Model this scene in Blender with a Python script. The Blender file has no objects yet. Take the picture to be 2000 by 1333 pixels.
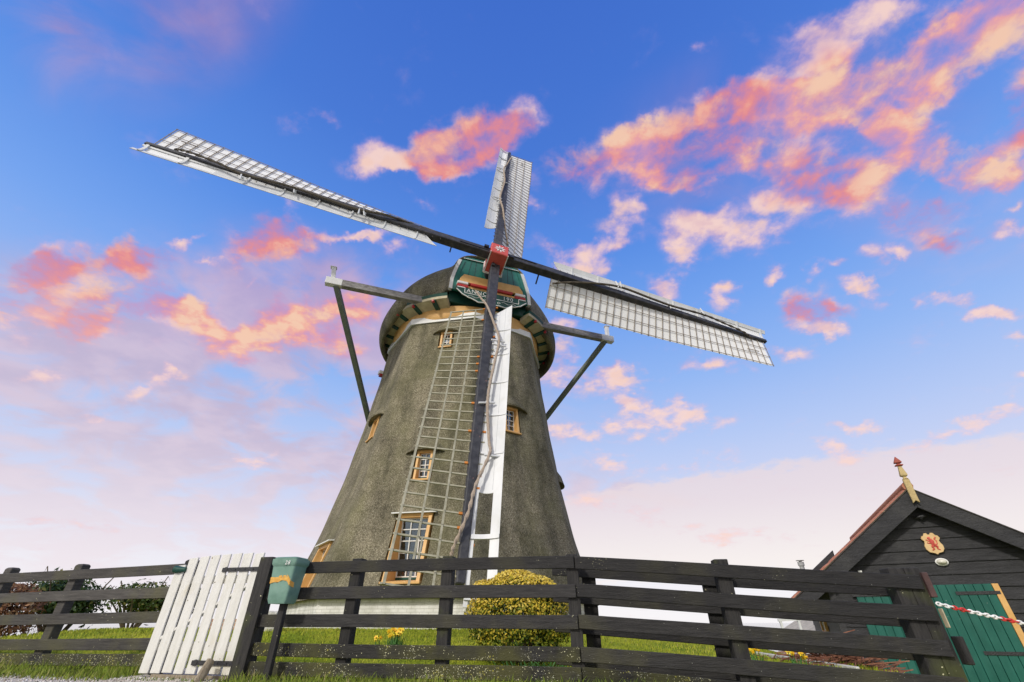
import bpy, bmesh, math, random
import numpy as np
from mathutils import Vector, Matrix
R = math.radians
random.seed(7); rng = np.random.default_rng(7)
scene = bpy.context.scene
COL = scene.collection

# ------------------------------------------------------------------ camera
PITCH = math.atan(550/860.0)
cam = bpy.data.cameras.new("camera"); cam.sensor_width = 36; cam.lens = 36*860/2000
cam.clip_start = 0.05; cam.clip_end = 9000
cam_o = bpy.data.objects.new("camera", cam); COL.objects.link(cam_o)
cam_o.location = (0, 0, .65); cam_o.rotation_euler = (R(90)+PITCH, 0, 0)
scene.camera = cam_o
scene.view_settings.view_transform = 'Standard'; scene.view_settings.look = 'None'
scene.view_settings.exposure = 0; scene.view_settings.gamma = 1

# ------------------------------------------------------------------ sun
SUN = Vector((-.48, -.74, .64)).normalized()          # direction towards the sun
sl = bpy.data.lights.new("sun", 'SUN'); sl.energy = 2.4; sl.angle = R(6); sl.color = (1, .95, .87)
so = bpy.data.objects.new("sun", sl); COL.objects.link(so)
so.rotation_euler = SUN.to_track_quat('Z', 'Y').to_euler(); so.location = (-20, -25, 40)

# ------------------------------------------------------------------ world: evening sky with lit clouds
def srgb(*c):
    return tuple((v/255/12.92 if v/255 <= .04045 else ((v/255+.055)/1.055)**2.4) for v in c)
world = bpy.data.worlds.new("World"); scene.world = world; world.use_nodes = True
nt = world.node_tree; nt.nodes.clear(); N = nt.nodes; L = nt.links
def link(a, b): L.new(a, b)
def wmath(op, a, b=None, c=None, clamp=False):
    n = N.new('ShaderNodeMath'); n.operation = op; n.use_clamp = clamp
    for i, v in enumerate((a, b, c)):
        if v is None: continue
        if isinstance(v, (int, float)): n.inputs[i].default_value = v
        else: link(v, n.inputs[i])
    return n.outputs[0]
def wvec(op, a, b):
    n = N.new('ShaderNodeVectorMath'); n.operation = op
    for i, v in enumerate((a, b)):
        if isinstance(v, tuple): n.inputs[i].default_value = v
        else: link(v, n.inputs[i])
    return n
def wramp(fac, stops, interp='LINEAR'):
    n = N.new('ShaderNodeValToRGB'); n.color_ramp.interpolation = interp
    cr = n.color_ramp
    while len(cr.elements) < len(stops): cr.elements.new(.5)
    for e, (p, c) in zip(cr.elements, stops):
        e.position = p; e.color = (*c, 1) if len(c) == 3 else c
    link(fac, n.inputs[0]); return n.outputs[0]
def wmix(f, a, b):
    n = N.new('ShaderNodeMix'); n.data_type = 'RGBA'
    for s, v in ((n.inputs[0], f), (n.inputs[6], a), (n.inputs[7], b)):
        if isinstance(v, (int, float)): s.default_value = v
        elif isinstance(v, tuple): s.default_value = (*v, 1)
        else: link(v, s)
    return n.outputs[2]
def smooth(x, a, b):
    n = N.new('ShaderNodeMapRange'); n.interpolation_type = 'SMOOTHSTEP'
    link(x, n.inputs[0]); n.inputs[1].default_value = a; n.inputs[2].default_value = b
    return n.outputs[0]
tc = N.new('ShaderNodeTexCoord'); D = tc.outputs['Generated']
sp = N.new('ShaderNodeSeparateXYZ'); link(D, sp.inputs[0]); dx, dy, dz = sp.outputs
cP, sP = math.cos(PITCH), math.sin(PITCH)
# a fixed tangent chart of the sky dome over the mill (centre: 33 degrees up, due +Y)
kf = wmath('MAXIMUM', wvec('DOT_PRODUCT', D, (0, cP, sP)).outputs[1], .08)
cu = wmath('DIVIDE', dx, kf)
cv = wmath('DIVIDE', wvec('DOT_PRODUCT', D, (0, -sP, cP)).outputs[1], kf)
cb = N.new('ShaderNodeCombineXYZ'); link(cu, cb.inputs[0]); link(cv, cb.inputs[1]); UV = cb.outputs[0]
# cloud-layer coordinates: clouds lie in a sheet, so they flatten towards the horizon
zz = wmath('ADD', wmath('MAXIMUM', dz, 0), .22)
cl = N.new('ShaderNodeCombineXYZ'); link(wmath('DIVIDE', dx, zz), cl.inputs[0]); link(wmath('DIVIDE', dy, zz), cl.inputs[1])
CP = cl.outputs[0]
def wnoise(vec, scale, detail, rough, dist=0, off=(0, 0, 0)):
    m = N.new('ShaderNodeMapping'); m.inputs['Location'].default_value = off; link(vec, m.inputs[0])
    n = N.new('ShaderNodeTexNoise'); n.inputs['Scale'].default_value = scale; n.inputs['Detail'].default_value = detail
    n.inputs['Roughness'].default_value = rough; n.inputs['Distortion'].default_value = dist
    link(m.outputs[0], n.inputs['Vector']); return n.outputs[0]
def wcolnoise(vec, scale, detail):
    n = N.new('ShaderNodeTexNoise'); n.inputs['Scale'].default_value = scale; n.inputs['Detail'].default_value = detail; n.inputs['Roughness'].default_value = .6
    link(vec, n.inputs['Vector']); v = wvec('SUBTRACT', n.outputs['Color'], (.5, .5, .5)); return v.outputs[0]
def vscale(v, k): n = wvec('SCALE', v, (0, 0, 0)); n.inputs[3].default_value = k; return n.outputs[0]
WUV = wvec('ADD', UV, wvec('ADD', vscale(wcolnoise(UV, 4.2, 3), .13), vscale(wcolnoise(UV, 13, 5), .075)).outputs[0]).outputs[0]
WUV = wvec('MULTIPLY', WUV, (1, 1, 0)).outputs[0]
def blobs(lst, wuv=None):
    tot = None
    for (px, py, rx, ry, ang, amp) in lst:
        m = N.new('ShaderNodeMapping'); m.vector_type = 'TEXTURE'
        m.inputs['Location'].default_value = ((px-1000)/860, (666.5-py)/860, 0)
        m.inputs['Rotation'].default_value = (0, 0, R(ang))
        m.inputs['Scale'].default_value = (rx*1.85/860, ry*1.95/860, 1)
        link(wuv or UV, m.inputs[0])
        g = N.new('ShaderNodeTexGradient'); g.gradient_type = 'SPHERICAL'; link(m.outputs[0], g.inputs[0])
        tot = wmath('MULTIPLY', g.outputs[1], amp) if tot is None else wmath('MULTIPLY_ADD', g.outputs[1], amp, tot)
    return tot
CORAL_B = [(1130,318,62,30,10,1),(1370,275,95,58,35,1.1),(1435,205,48,38,30,.9),(1590,355,76,54,-10,1.1),(1800,420,72,28,12,1),(1845,487,50,24,5,.9),(1565,585,44,24,10,.9),(1625,602,38,16,0,.8),(1990,232,50,34,0,.9),
 (190,508,115,30,6,1),(60,545,60,32,15,.8),(280,505,50,28,-20,.8),(500,470,58,40,20,1),(575,470,48,24,5,.85),(140,610,85,32,5,.8),(160,640,28,28,50,.7),(915,280,82,34,15,1.2),(860,300,54,32,10,1.1),(985,262,44,25,10,1),(835,325,26,18,40,.8),(2060,180,60,60,0,1),(-60,560,70,50,0,.8)]
GLOW_B = [(1300,300,95,48,20,1),(1500,205,84,38,-10,1),(1590,220,84,38,-5,1),(1665,160,64,54,0,.95),(1720,200,74,44,30,1),(1800,120,64,48,40,1),(1880,80,84,48,30,1),(1960,50,70,50,30,1.1),(2060,10,80,60,30,1.1),(1700,235,54,26,-20,.9),
 (1830,300,95,46,-15,1),(1900,340,64,27,0,1),(1780,280,44,32,0,.8),(1965,310,55,42,0,.75),(1685,362,64,42,0,.9),(1290,345,44,18,0,.8),(1350,352,38,18,-20,.75),(1480,300,44,28,30,.8),(1230,270,54,24,15,.8),(1450,332,44,17,0,.65),
 (230,590,64,36,30,1),(310,590,54,27,0,.9),(350,585,38,20,0,.8),(400,612,32,22,0,.7),(440,660,44,22,-10,.95),(500,665,64,24,0,1.05),(560,665,54,20,0,1),(640,672,54,24,5,1),(640,610,64,27,10,.9),(700,600,44,27,-20,.85),(540,615,48,27,30,.9),(590,648,54,22,0,.95)]
WISP_B = [(1590,50,64,30,10,.62),(1690,35,84,32,15,.66),(1640,100,44,17,10,.75),(1560,130,64,42,0,.5),(1760,10,74,16,0,.66),(1370,100,28,11,20,.75),(1820,90,48,27,25,.6),(370,630,80,44,0,.42),(120,580,64,32,0,.5),
 (1190,450,40,28,40,.75),(1220,410,34,15,-20,.7),(1170,500,40,20,10,.75),(1090,490,42,16,-15,.8),(1210,470,38,14,10,.7),(1130,522,64,11,0,.7),(1330,432,36,20,10,.75),(1390,425,48,18,10,.8),(1320,482,34,26,20,.8),(1350,507,26,12,0,.7),(1450,472,84,22,-5,.5),(1560,425,94,20,10,.42),(1500,400,44,14,0,.45),(1510,455,64,14,0,.35),
 (1305,560,32,22,20,1),(1400,560,20,13,30,.95),(1410,585,24,18,0,1),(1510,520,24,10,10,.9),(1590,510,15,15,30,.85),(1635,515,18,8,10,.8),(1700,495,24,17,-10,.85),(1750,488,16,9,0,.8),(1970,400,30,13,15,1),(1970,450,34,15,15,1),(1700,555,38,10,-5,.9),(1790,590,64,18,-3,.9),(1870,590,32,13,0,.85),(1900,622,48,13,10,.95),(1960,620,48,10,0,.9),(1580,630,32,13,0,.85),(1620,640,32,11,-10,.85),(1980,660,24,15,0,.9),(1990,740,24,11,0,.8),
 (660,457,42,8,4,.95),(715,453,27,9,5,.95),(735,456,22,10,0,.85),(780,486,32,15,-20,.9),(360,463,24,6,0,.8),(400,502,18,4,0,.7),(560,551,32,6,-4,.8),(485,541,11,7,0,.8),(75,720,54,15,8,.9),(282,768,34,13,15,.9),(332,744,18,8,0,.9),(190,815,26,15,10,.8),(500,895,64,13,-10,.7),
 (745,305,38,22,-20,.75),(710,345,22,16,0,.7),(770,330,22,13,0,.75),(590,240,30,16,-15,.66),(640,238,18,9,0,.66),(1035,222,36,18,-25,.62),(1050,398,28,17,-15,1),(820,400,42,11,-25,.7),(700,325,44,27,0,.5),(570,400,24,20,0,.5),(1310,822,95,20,-4,1),(1270,800,44,15,-20,.8),(1160,842,64,16,0,.85),(1110,850,40,12,0,.8),(1880,835,110,13,16,1),(1680,828,40,9,0,.9),(1640,872,38,12,0,.9),(1150,735,100,24,0,.8),(1230,730,40,14,0,.85),(1535,685,42,14,-4,.95),(1400,722,44,12,0,.75),(1090,690,50,22,0,.8),(1090,640,40,16,0,.9),(1200,900,64,15,0,.7),(1370,905,64,12,0,.65),(1180,990,80,14,-8,.8),(1420,1035,120,12,-4,.7),(110,1010,110,10,-4,.7),(1250,770,50,14,10,.6)]
HAZY = [(120,50,60,110,-25,.5),(40,20,90,60,0,.35),(330,60,190,100,30,.4),(300,830,560,230,0,.72),(80,690,240,120,0,.45),(560,800,300,200,0,.5),(640,680,140,110,0,.5),(420,580,170,60,0,.5),(200,1000,620,120,0,.6),(1200,960,120,22,-8,.5),(1550,250,300,120,15,.35),(1880,420,160,90,0,.35)]
nA = wnoise(CP, 6.5, 10, .57, .2); nB = wnoise(CP, 19, 7, .56, .2, (3.1, 1.7, 0)); nC = wnoise(CP, 7, 4, .5, .2, (9, 4, 2)); nE = wnoise(CP, 7, 4, .5, .2, (9.025, 4.045, 2)); nF = wnoise(CP, 6.5, 5, .57, .2, (.02, .04, 0))
tx = wmath('ADD', wmath('MULTIPLY', wmath('SUBTRACT', nA, .5), 3.6), wmath('MULTIPLY', wmath('SUBTRACT', nB, .5), 1.7))
bC = blobs(CORAL_B, WUV); bG = blobs(GLOW_B, WUV); bS = blobs(WISP_B, WUV); bH = blobs(HAZY)
bAll = wmath('MINIMUM', wmath('ADD', wmath('ADD', bC, bG), bS), 1.05)
dens = wmath('ADD', wmath('MULTIPLY_ADD', bAll, .80, -.10), wmath('MULTIPLY', tx, wmath('MULTIPLY_ADD', wmath('MINIMUM', bAll, .5), 1.35, .10)))
amb = wmath('MULTIPLY_ADD', tx, .40, -.13)                                   # loose wisps between the banks
dens = wmath('MAXIMUM', dens, amb)
mask = smooth(dens, -.03, .92)
# base gradient over elevation
el = wmath('MAXIMUM', dz, 0)
base = wramp(el, [(0, srgb(254,251,253)), (.10, srgb(242,240,249)), (.20, srgb(214,220,247)), (.32, srgb(184,205,249)), (.44, srgb(150,187,248)),
                  (.56, srgb(120,168,244)), (.68, srgb(92,146,234)), (.82, srgb(74,124,218)), (1, srgb(60,106,204))])
# mauve and rose veil, thicker to the west (left)
nD = wnoise(CP, 3.8, 9, .55, .5, (2, 7, 1))
bHm = wmath('MINIMUM', bH, .72)
hz = smooth(wmath('ADD', bHm, wmath('MULTIPLY', wmath('SUBTRACT', nD, .5), wmath('MULTIPLY', bHm, 6.0))), -.02, .90)
veil = wmix(smooth(nC, .38, .66), (.45, .40, .58), (.82, .66, .74))
base = wmix(wmath('MULTIPLY', hz, .88), base, wmix(.30, wramp(el, [(.0, srgb(253,243,247)), (.12, srgb(238,224,234)), (.25, srgb(220,202,220)), (.4, srgb(208,188,214)), (.55, srgb(196,170,212)), (.75, srgb(160,118,184)), (1, srgb(150,108,182))]), wmix(smooth(el, .35, .08), veil, (.93, .88, .92))))
band = blobs([(1800,985,560,75,6,1.0),(1350,1010,300,40,4,.6)])
base = wmix(wmath('MULTIPLY', smooth(wmath('MULTIPLY_ADD', tx, .14, band), .12, .3), .8), base, wramp(el, [(.08, srgb(255,246,240)), (.2, srgb(242,226,228)), (.35, srgb(232,214,222))]))
# cloud colour: pale rims, glowing peach, coral hearts
relief = wmath('MULTIPLY_ADD', wmath('SUBTRACT', nA, nF), 2.6, wmath('MULTIPLY', wmath('SUBTRACT', nC, nE), 3.2))   # thicker on one side, thinner towards the low sun
pale = wramp(smooth(dens, .0, .95), [(0, srgb(206,172,220)), (.3, srgb(240,192,212)), (.6, srgb(253,210,208)), (1, srgb(255,222,208))])
fz = wmath('MULTIPLY', wmath('SUBTRACT', nB, .5), 1.1)
gl = wramp(smooth(wmath('ADD', fz, wmath('MULTIPLY_ADD', relief, .95, dens)), -.05, 1.5), [(0, srgb(200,150,202)), (.28, srgb(230,158,176)), (.5, srgb(245,166,158)), (.75, srgb(252,186,154)), (1, srgb(255,212,172))])
co = wramp(smooth(wmath('ADD', fz, wmath('MULTIPLY_ADD', relief, .5, dens)), .0, 1.5), [(0, srgb(186,124,184)), (.3, srgb(220,126,150)), (.6, srgb(236,132,130)), (.85, srgb(244,148,128)), (1, srgb(250,178,146))])
ccol = wmix(smooth(wmath('MULTIPLY_ADD', wmath('SUBTRACT', nA, .5), .5, bG), .08, .60), pale, gl)
ccol = wmix(smooth(wmath('MULTIPLY_ADD', wmath('SUBTRACT', nA, .5), -.5, bC), .08, .70), ccol, co)
ccol = wmix(wmath('MULTIPLY', smooth(relief, .14, .5), .34), ccol, srgb(255,206,168))
ccol = wmix(wmath('MULTIPLY', smooth(relief, -.06, -.55), .3), ccol, srgb(190,130,176))
lowpale = smooth(el, .50, .28)
ccol = wmix(.16, ccol, srgb(238,188,200))
ccol = wmix(wmath('MULTIPLY', lowpale, .55), ccol, srgb(254,226,222))
sky = wmix(wmath('MULTIPLY', mask, .95), base, ccol)
# the bright side of the sky, behind the viewer
back = smooth(wvec('DOT_PRODUCT', D, (-.35, -.93, .1)).outputs[1], .05, .75)
sky = wmix(back, sky, (1.05, 1.0, .96))
ns = N.new('ShaderNodeTexSky'); ns.sky_type = 'NISHITA'; ns.sun_disc = False
ns.sun_elevation = math.asin(SUN.z); ns.sun_rotation = math.atan2(SUN.x, SUN.y); ns.air_density = 1; ns.dust_density = 1; ns.ozone_density = 2
nsc = wvec('SCALE', ns.outputs[0], (0, 0, 0)); nsc.inputs[3].default_value = .08
sky = wmix(.06, sky, nsc.outputs[0])
bg = N.new('ShaderNodeBackground'); link(sky, bg.inputs[0]); bg.inputs[1].default_value = 1.0
wo = N.new('ShaderNodeOutputWorld'); link(bg.outputs[0], wo.inputs[0])

# ------------------------------------------------------------------ mesh helpers
class MB:
    def __init__(s): s.v = []; s.f = []
    def add(s, vs, fs):
        o = len(s.v); s.v += [Vector(p) for p in vs]; s.f += [tuple(i+o for i in f) for f in fs]
    def box(s, c, h, ax=None):
        c = Vector(c); X, Y, Z = ax if ax else (Vector((1,0,0)), Vector((0,1,0)), Vector((0,0,1)))
        vs = [c + X*(h[0]*i) + Y*(h[1]*j) + Z*(h[2]*k) for k in (-1,1) for j in (-1,1) for i in (-1,1)]
        s.add(vs, [(0,2,3,1),(4,5,7,6),(0,1,5,4),(2,6,7,3),(0,4,6,2),(1,3,7,5)])
    def bar(s, p0, p1, w, h, up=(0,0,1), w1=None, h1=None):
        p0 = Vector(p0); p1 = Vector(p1); d = (p1-p0).normalized(); up = Vector(up)
        x = d.cross(up).normalized(); y = x.cross(d).normalized()
        w1 = w if w1 is None else w1; h1 = h if h1 is None else h1
        vs = []
        for p, a, b in ((p0, w, h), (p1, w1, h1)):
            vs += [p - x*a/2 - y*b/2, p + x*a/2 - y*b/2, p + x*a/2 + y*b/2, p - x*a/2 + y*b/2]
        s.add(vs, [(0,3,2,1),(4,5,6,7),(0,1,5,4),(1,2,6,5),(2,3,7,6),(3,0,4,7)])
    def tube(s, pts, rad, n=8, closed=False):
        pts = [Vector(p) for p in pts]; m = len(pts)
        if not hasattr(rad, '__len__'): rad = [rad]*m
        o = len(s.v); prev = None
        for i, p in enumerate(pts):
            if closed: t = (pts[(i+1) % m] - pts[i-1]).normalized()
            else: t = (pts[min(i+1, m-1)] - pts[max(i-1, 0)]).normalized()
            if prev is None:
                a = Vector((0,0,1)) if abs(t.z) < .9 else Vector((1,0,0)); x = t.cross(a).normalized()
            else: x = (prev - t*prev.dot(t)).normalized()
            prev = x; y = t.cross(x)
            for k in range(n):
                q = 2*math.pi*k/n; s.v.append(p + (x*math.cos(q) + y*math.sin(q))*rad[i])
        for i in range(m if closed else m-1):
            j = (i+1) % m
            for k in range(n):
                s.f.append((o+i*n+k, o+i*n+(k+1) % n, o+j*n+(k+1) % n, o+j*n+k))
        if not closed:
            s.f.append(tuple(o+k for k in reversed(range(n)))); s.f.append(tuple(o+(m-1)*n+k for k in range(n)))
    def prism(s, poly, O, X, Y, Z, t0, t1):
        """polygon (a,b) in frame O,X,Y extruded along Z from t0 to t1"""
        O, X, Y, Z = map(Vector, (O, X, Y, Z)); n = len(poly)
        vs = [O + X*a + Y*b + Z*t0 for a, b in poly] + [O + X*a + Y*b + Z*t1 for a, b in poly]
        s.add(vs, [tuple(range(n))[::-1], tuple(range(n, 2*n))] + [(i, (i+1) % n, n+(i+1) % n, n+i) for i in range(n)])
    def lathe(s, prof, O, n=24, A=(0,0,1), X=(1,0,0)):
        O = Vector(O); A = Vector(A); X = Vector(X); Y = A.cross(X); o = len(s.v); m = len(prof)
        for r, z in prof:
            for k in range(n):
                q = 2*math.pi*k/n; s.v.append(O + A*z + (X*math.cos(q) + Y*math.sin(q))*r)
        for i in range(m-1):
            for k in range(n): s.f.append((o+i*n+k, o+i*n+(k+1) % n, o+(i+1)*n+(k+1) % n, o+(i+1)*n+k))
        s.f.append(tuple(o+k for k in reversed(range(n)))); s.f.append(tuple(o+(m-1)*n+k for k in range(n)))
    def grid(s, fn, nu, nv, th=None):
        """sheet of points fn(i,j) -> (front, back)"""
        o = len(s.v)
        P = [[fn(i/nu, j/nv) for j in range(nv+1)] for i in range(nu+1)]
        W = nv+1
        for side in range(2):
            for i in range(nu+1):
                for j in range(nv+1): s.v.append(Vector(P[i][j][side]))
        K = (nu+1)*W
        for i in range(nu):
            for j in range(nv):
                a, b, c, d = i*W+j, (i+1)*W+j, (i+1)*W+j+1, i*W+j+1
                s.f.append((o+a, o+b, o+c, o+d)); s.f.append((o+K+a, o+K+d, o+K+c, o+K+b))
        def edge(a, b): s.f.append((o+b, o+a, o+K+a, o+K+b))
        for i in range(nu): edge(i*W, (i+1)*W); edge((i+1)*W+nv, i*W+nv)
        for j in range(nv): edge(j+1, j); edge(nu*W+j, nu*W+j+1)
    def build(s, name, mat, parent=None, smooth=False, bevel=0, jitter=0, ang=40):
        root = parent
        while root is not None and root.parent is not None: root = root.parent
        org = ORG.get(root.name, Vector()) if root is not None else Vector()
        me = bpy.data.meshes.new(name)
        me.from_pydata([p-org for p in s.v], [], s.f)
        bm = bmesh.new(); bm.from_mesh(me)
        bmesh.ops.recalc_face_normals(bm, faces=bm.faces)
        if bevel:
            es = [e for e in bm.edges if len(e.link_faces) == 2 and e.calc_face_angle(0) > R(30)]
            bmesh.ops.bevel(bm, geom=es, offset=bevel, segments=1, affect='EDGES', clamp_overlap=True)
        if jitter:
            for v in bm.verts: v.co += Vector((random.gauss(0, jitter), random.gauss(0, jitter), random.gauss(0, jitter)))
        if smooth:
            for f in bm.faces: f.smooth = True
            for e in bm.edges:
                if len(e.link_faces) == 2 and e.calc_face_angle(0) > R(ang): e.smooth = False
        bm.to_mesh(me); bm.free(); me.materials.append(mat)
        o = bpy.data.objects.new(name, me); COL.objects.link(o)
        if parent is not None: o.parent = parent
        return o
ORG = {}
def thing(name, loc, label, cat, group=None):
    o = bpy.data.objects.new(name, None); o.empty_display_size = .2; COL.objects.link(o)
    o.location = loc; ORG[o.name] = Vector(loc); o['label'] = label; o['category'] = cat
    if group: o['group'] = group
    return o
def tag(o, label=None, cat=None, group=None, kind=None):
    for k, v in (('label', label), ('category', cat), ('group', group), ('kind', kind)):
        if v: o[k] = v
    return o
def recentre(o, loc):
    """move a single-mesh thing's origin to its base"""
    loc = Vector(loc); o.data.transform(Matrix.Translation(-loc)); o.location = loc; return o
def raw_mesh(name, verts, faces_flat, nper, mat, tint=None):
    me = bpy.data.meshes.new(name); nv = len(verts); nf = len(faces_flat)//nper
    me.vertices.add(nv); me.vertices.foreach_set('co', np.asarray(verts, np.float32).ravel())
    me.loops.add(len(faces_flat)); me.loops.foreach_set('vertex_index', np.asarray(faces_flat, np.int32))
    me.polygons.add(nf); me.polygons.foreach_set('loop_start', np.arange(0, nf*nper, nper, dtype=np.int32))
    me.update(calc_edges=True); me.validate()
    if tint is not None:
        a = me.attributes.new('tint', 'FLOAT', 'POINT'); a.data.foreach_set('value', np.asarray(tint, np.float32))
    me.materials.append(mat); o = bpy.data.objects.new(name, me); COL.objects.link(o); return o

# ------------------------------------------------------------------ materials
def mat(name, c1, c2=None, scale=8, detail=6, rough=.7, bump=.3, bscale=None, stretch=(1,1,1), spots=None, spec=.35, bdist=.02, lo=.35, hi=.65, bump2=None, stain=None, objvar=0):
    """c1/c2 mottled by noise; stretch runs the grain; spots=(colour, scale, threshold, zfall) scattered lichen"""
    m = bpy.data.materials.new(name); m.use_nodes = True; t = m.node_tree; n = t.nodes; l = t.links
    p = n['Principled BSDF']; p.inputs['Roughness'].default_value = rough; p.inputs['Specular IOR Level'].default_value = spec
    tcn = n.new('ShaderNodeTexCoord'); mp = n.new('ShaderNodeMapping'); mp.inputs['Scale'].default_value = stretch
    l.new(tcn.outputs['Object'], mp.inputs[0])
    nz = n.new('ShaderNodeTexNoise'); nz.inputs['Scale'].default_value = scale; nz.inputs['Detail'].default_value = detail; nz.inputs['Roughness'].default_value = .62
    l.new(mp.outputs[0], nz.inputs['Vector'])
    cr = n.new('ShaderNodeValToRGB'); cr.color_ramp.elements[0].position = lo; cr.color_ramp.elements[1].position = hi
    cr.color_ramp.elements[0].color = (*c1, 1); cr.color_ramp.elements[1].color = (*(c2 or c1), 1)
    l.new(nz.outputs[0], cr.inputs[0]); col = cr.outputs[0]
    def mix(f, a, c):
        x = n.new('ShaderNodeMix'); x.data_type = 'RGBA'; l.new(f, x.inputs[0]); l.new(a, x.inputs[6]); x.inputs[7].default_value = (*c, 1); return x.outputs[2]
    if stain:
        sn = n.new('ShaderNodeTexNoise'); sn.inputs['Scale'].default_value = stain[1]; sn.inputs['Detail'].default_value = 5
        l.new(tcn.outputs['Object'], sn.inputs['Vector'])
        mr = n.new('ShaderNodeMapRange'); l.new(sn.outputs[0], mr.inputs[0]); mr.inputs[1].default_value = stain[2]; mr.inputs[2].default_value = stain[2]+.18
        mr.inputs[4].default_value = stain[3]
        col = mix(mr.outputs[0], col, stain[0])
    for sp_ in (spots or []):
        scol, ssc, thr, patch = sp_
        vo = n.new('ShaderNodeTexVoronoi'); vo.inputs['Scale'].default_value = ssc; vo.inputs['Randomness'].default_value = 1
        dn = n.new('ShaderNodeTexNoise'); dn.inputs['Scale'].default_value = ssc*1.5
        l.new(tcn.outputs['Object'], dn.inputs['Vector'])
        va = n.new('ShaderNodeVectorMath'); va.operation = 'MULTIPLY_ADD'; l.new(dn.outputs['Color'], va.inputs[0]); va.inputs[1].default_value = (.6/ssc,)*3
        l.new(tcn.outputs['Object'], va.inputs[2]); l.new(va.outputs[0], vo.inputs['Vector'])
        pn = n.new('ShaderNodeTexNoise'); pn.inputs['Scale'].default_value = patch[0]; pn.inputs['Detail'].default_value = 4
        l.new(tcn.outputs['Object'], pn.inputs['Vector'])
        # per-cell random keeps only some spots; patch noise makes drifts of them
        sc_ = n.new('ShaderNodeSeparateColor'); l.new(vo.outputs['Color'], sc_.inputs[0])
        pm = n.new('ShaderNodeMapRange'); l.new(pn.outputs[0], pm.inputs[0]); pm.inputs[1].default_value = patch[1]; pm.inputs[2].default_value = patch[1]+.25; pm.inputs[3].default_value = patch[2]; pm.inputs[4].default_value = patch[3]
        kk = n.new('ShaderNodeMath'); kk.operation = 'LESS_THAN'; l.new(sc_.outputs[0], kk.inputs[0]); l.new(pm.outputs[0], kk.inputs[1])
        rd = n.new('ShaderNodeMath'); rd.operation = 'MULTIPLY'; l.new(sc_.outputs[1], rd.inputs[0]); rd.inputs[1].default_value = thr
        lt = n.new('ShaderNodeMath'); lt.operation = 'LESS_THAN'; l.new(vo.outputs['Distance'], lt.inputs[0]); l.new(rd.outputs[0], lt.inputs[1])
        mm = n.new('ShaderNodeMath'); mm.operation = 'MULTIPLY'; l.new(lt.outputs[0], mm.inputs[0]); l.new(kk.outputs[0], mm.inputs[1])
        col = mix(mm.outputs[0], col, scol)
    if objvar:
        oi = n.new('ShaderNodeObjectInfo'); mr = n.new('ShaderNodeMapRange'); l.new(oi.outputs['Random'], mr.inputs[0]); mr.inputs[3].default_value = 1-objvar; mr.inputs[4].default_value = 1+objvar
        vs_ = n.new('ShaderNodeVectorMath'); vs_.operation = 'SCALE'; l.new(col, vs_.inputs[0]); l.new(mr.outputs[0], vs_.inputs[3]); col = vs_.outputs[0]
    l.new(col, p.inputs['Base Color'])
    if bump:
        bn = n.new('ShaderNodeTexNoise'); bn.inputs['Scale'].default_value = bscale or scale*3; bn.inputs['Detail'].default_value = 6
        l.new(mp.outputs[0], bn.inputs['Vector'])
        b = n.new('ShaderNodeBump'); b.inputs['Strength'].default_value = bump; b.inputs['Distance'].default_value = bdist
        l.new(bn.outputs[0], b.inputs['Height']); l.new(b.outputs[0], p.inputs['Normal'])
    return m
def attr_mat(name, stops, rough=.6, transl=.3, upn=False):
    m = bpy.data.materials.new(name); m.use_nodes = True; t = m.node_tree; n = t.nodes; l = t.links
    p = n['Principled BSDF']; p.inputs['Roughness'].default_value = rough; p.inputs['Specular IOR Level'].default_value = .25
    a = n.new('ShaderNodeAttribute'); a.attribute_name = 'tint'
    cr = n.new('ShaderNodeValToRGB')
    while len(cr.color_ramp.elements) < len(stops): cr.color_ramp.elements.new(.5)
    for e, (q, c) in zip(cr.color_ramp.elements, stops): e.position = q; e.color = (*c, 1)
    l.new(a.outputs['Fac'], cr.inputs[0]); l.new(cr.outputs[0], p.inputs['Base Color'])
    tr = n.new('ShaderNodeBsdfTranslucent'); l.new(cr.outputs[0], tr.inputs[0])
    if upn:                                                        # thin blades shade with the sward they belong to
        cn = n.new('ShaderNodeCombineXYZ'); cn.inputs[1].default_value = -.35; cn.inputs[2].default_value = .93; l.new(cn.outputs[0], p.inputs['Normal'])
    mx = n.new('ShaderNodeMixShader'); mx.inputs[0].default_value = transl
    l.new(p.outputs[0], mx.inputs[1]); l.new(tr.outputs[0], mx.inputs[2]); l.new(mx.outputs[0], n['Material Output'].inputs[0])
    return m

YLW = (.50, .48, .30); GRY = (.42, .42, .36); MOS = (.20, .20, .05)
FENCE = mat('black_fence_wood', (.015,.014,.014), (.034,.032,.031), scale=9, rough=.72, bump=.5, bscale=40, stretch=(.5,.5,6), spec=.4,
            spots=[(YLW, 110, .42, (2.6,.60,.0,.5)), (GRY, 150, .40, (1.5,.5,.004,.06))], stain=((.06,.056,.03), 1.7, .48, .7), objvar=.3)
FENCE_LOW = mat('mossy_fence_wood', (.017,.016,.015), (.038,.036,.033), scale=9, rough=.78, bump=.55, bscale=40, stretch=(.5,.5,6), spec=.35,
            spots=[(YLW, 95, .5, (3.4,.47,.01,.85)), (GRY, 140, .48, (4.5,.49,.01,.6)), ((.26,.24,.05), 60, .6, (3.0,.52,.0,.6))], stain=((.07,.068,.022), 2.6, .42, .8), objvar=.25)
FENCE_GREY = mat('weathered_grey_fence_wood', (.050,.046,.043), (.092,.086,.078), scale=7, rough=.8, bump=.5, bscale=35, stretch=(.5,.5,6), spec=.3,
            spots=[(YLW, 60, .4, (2,.55,.01,.4))], stain=((.12,.115,.05), 1.6, .5, .6), objvar=.2)
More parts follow.
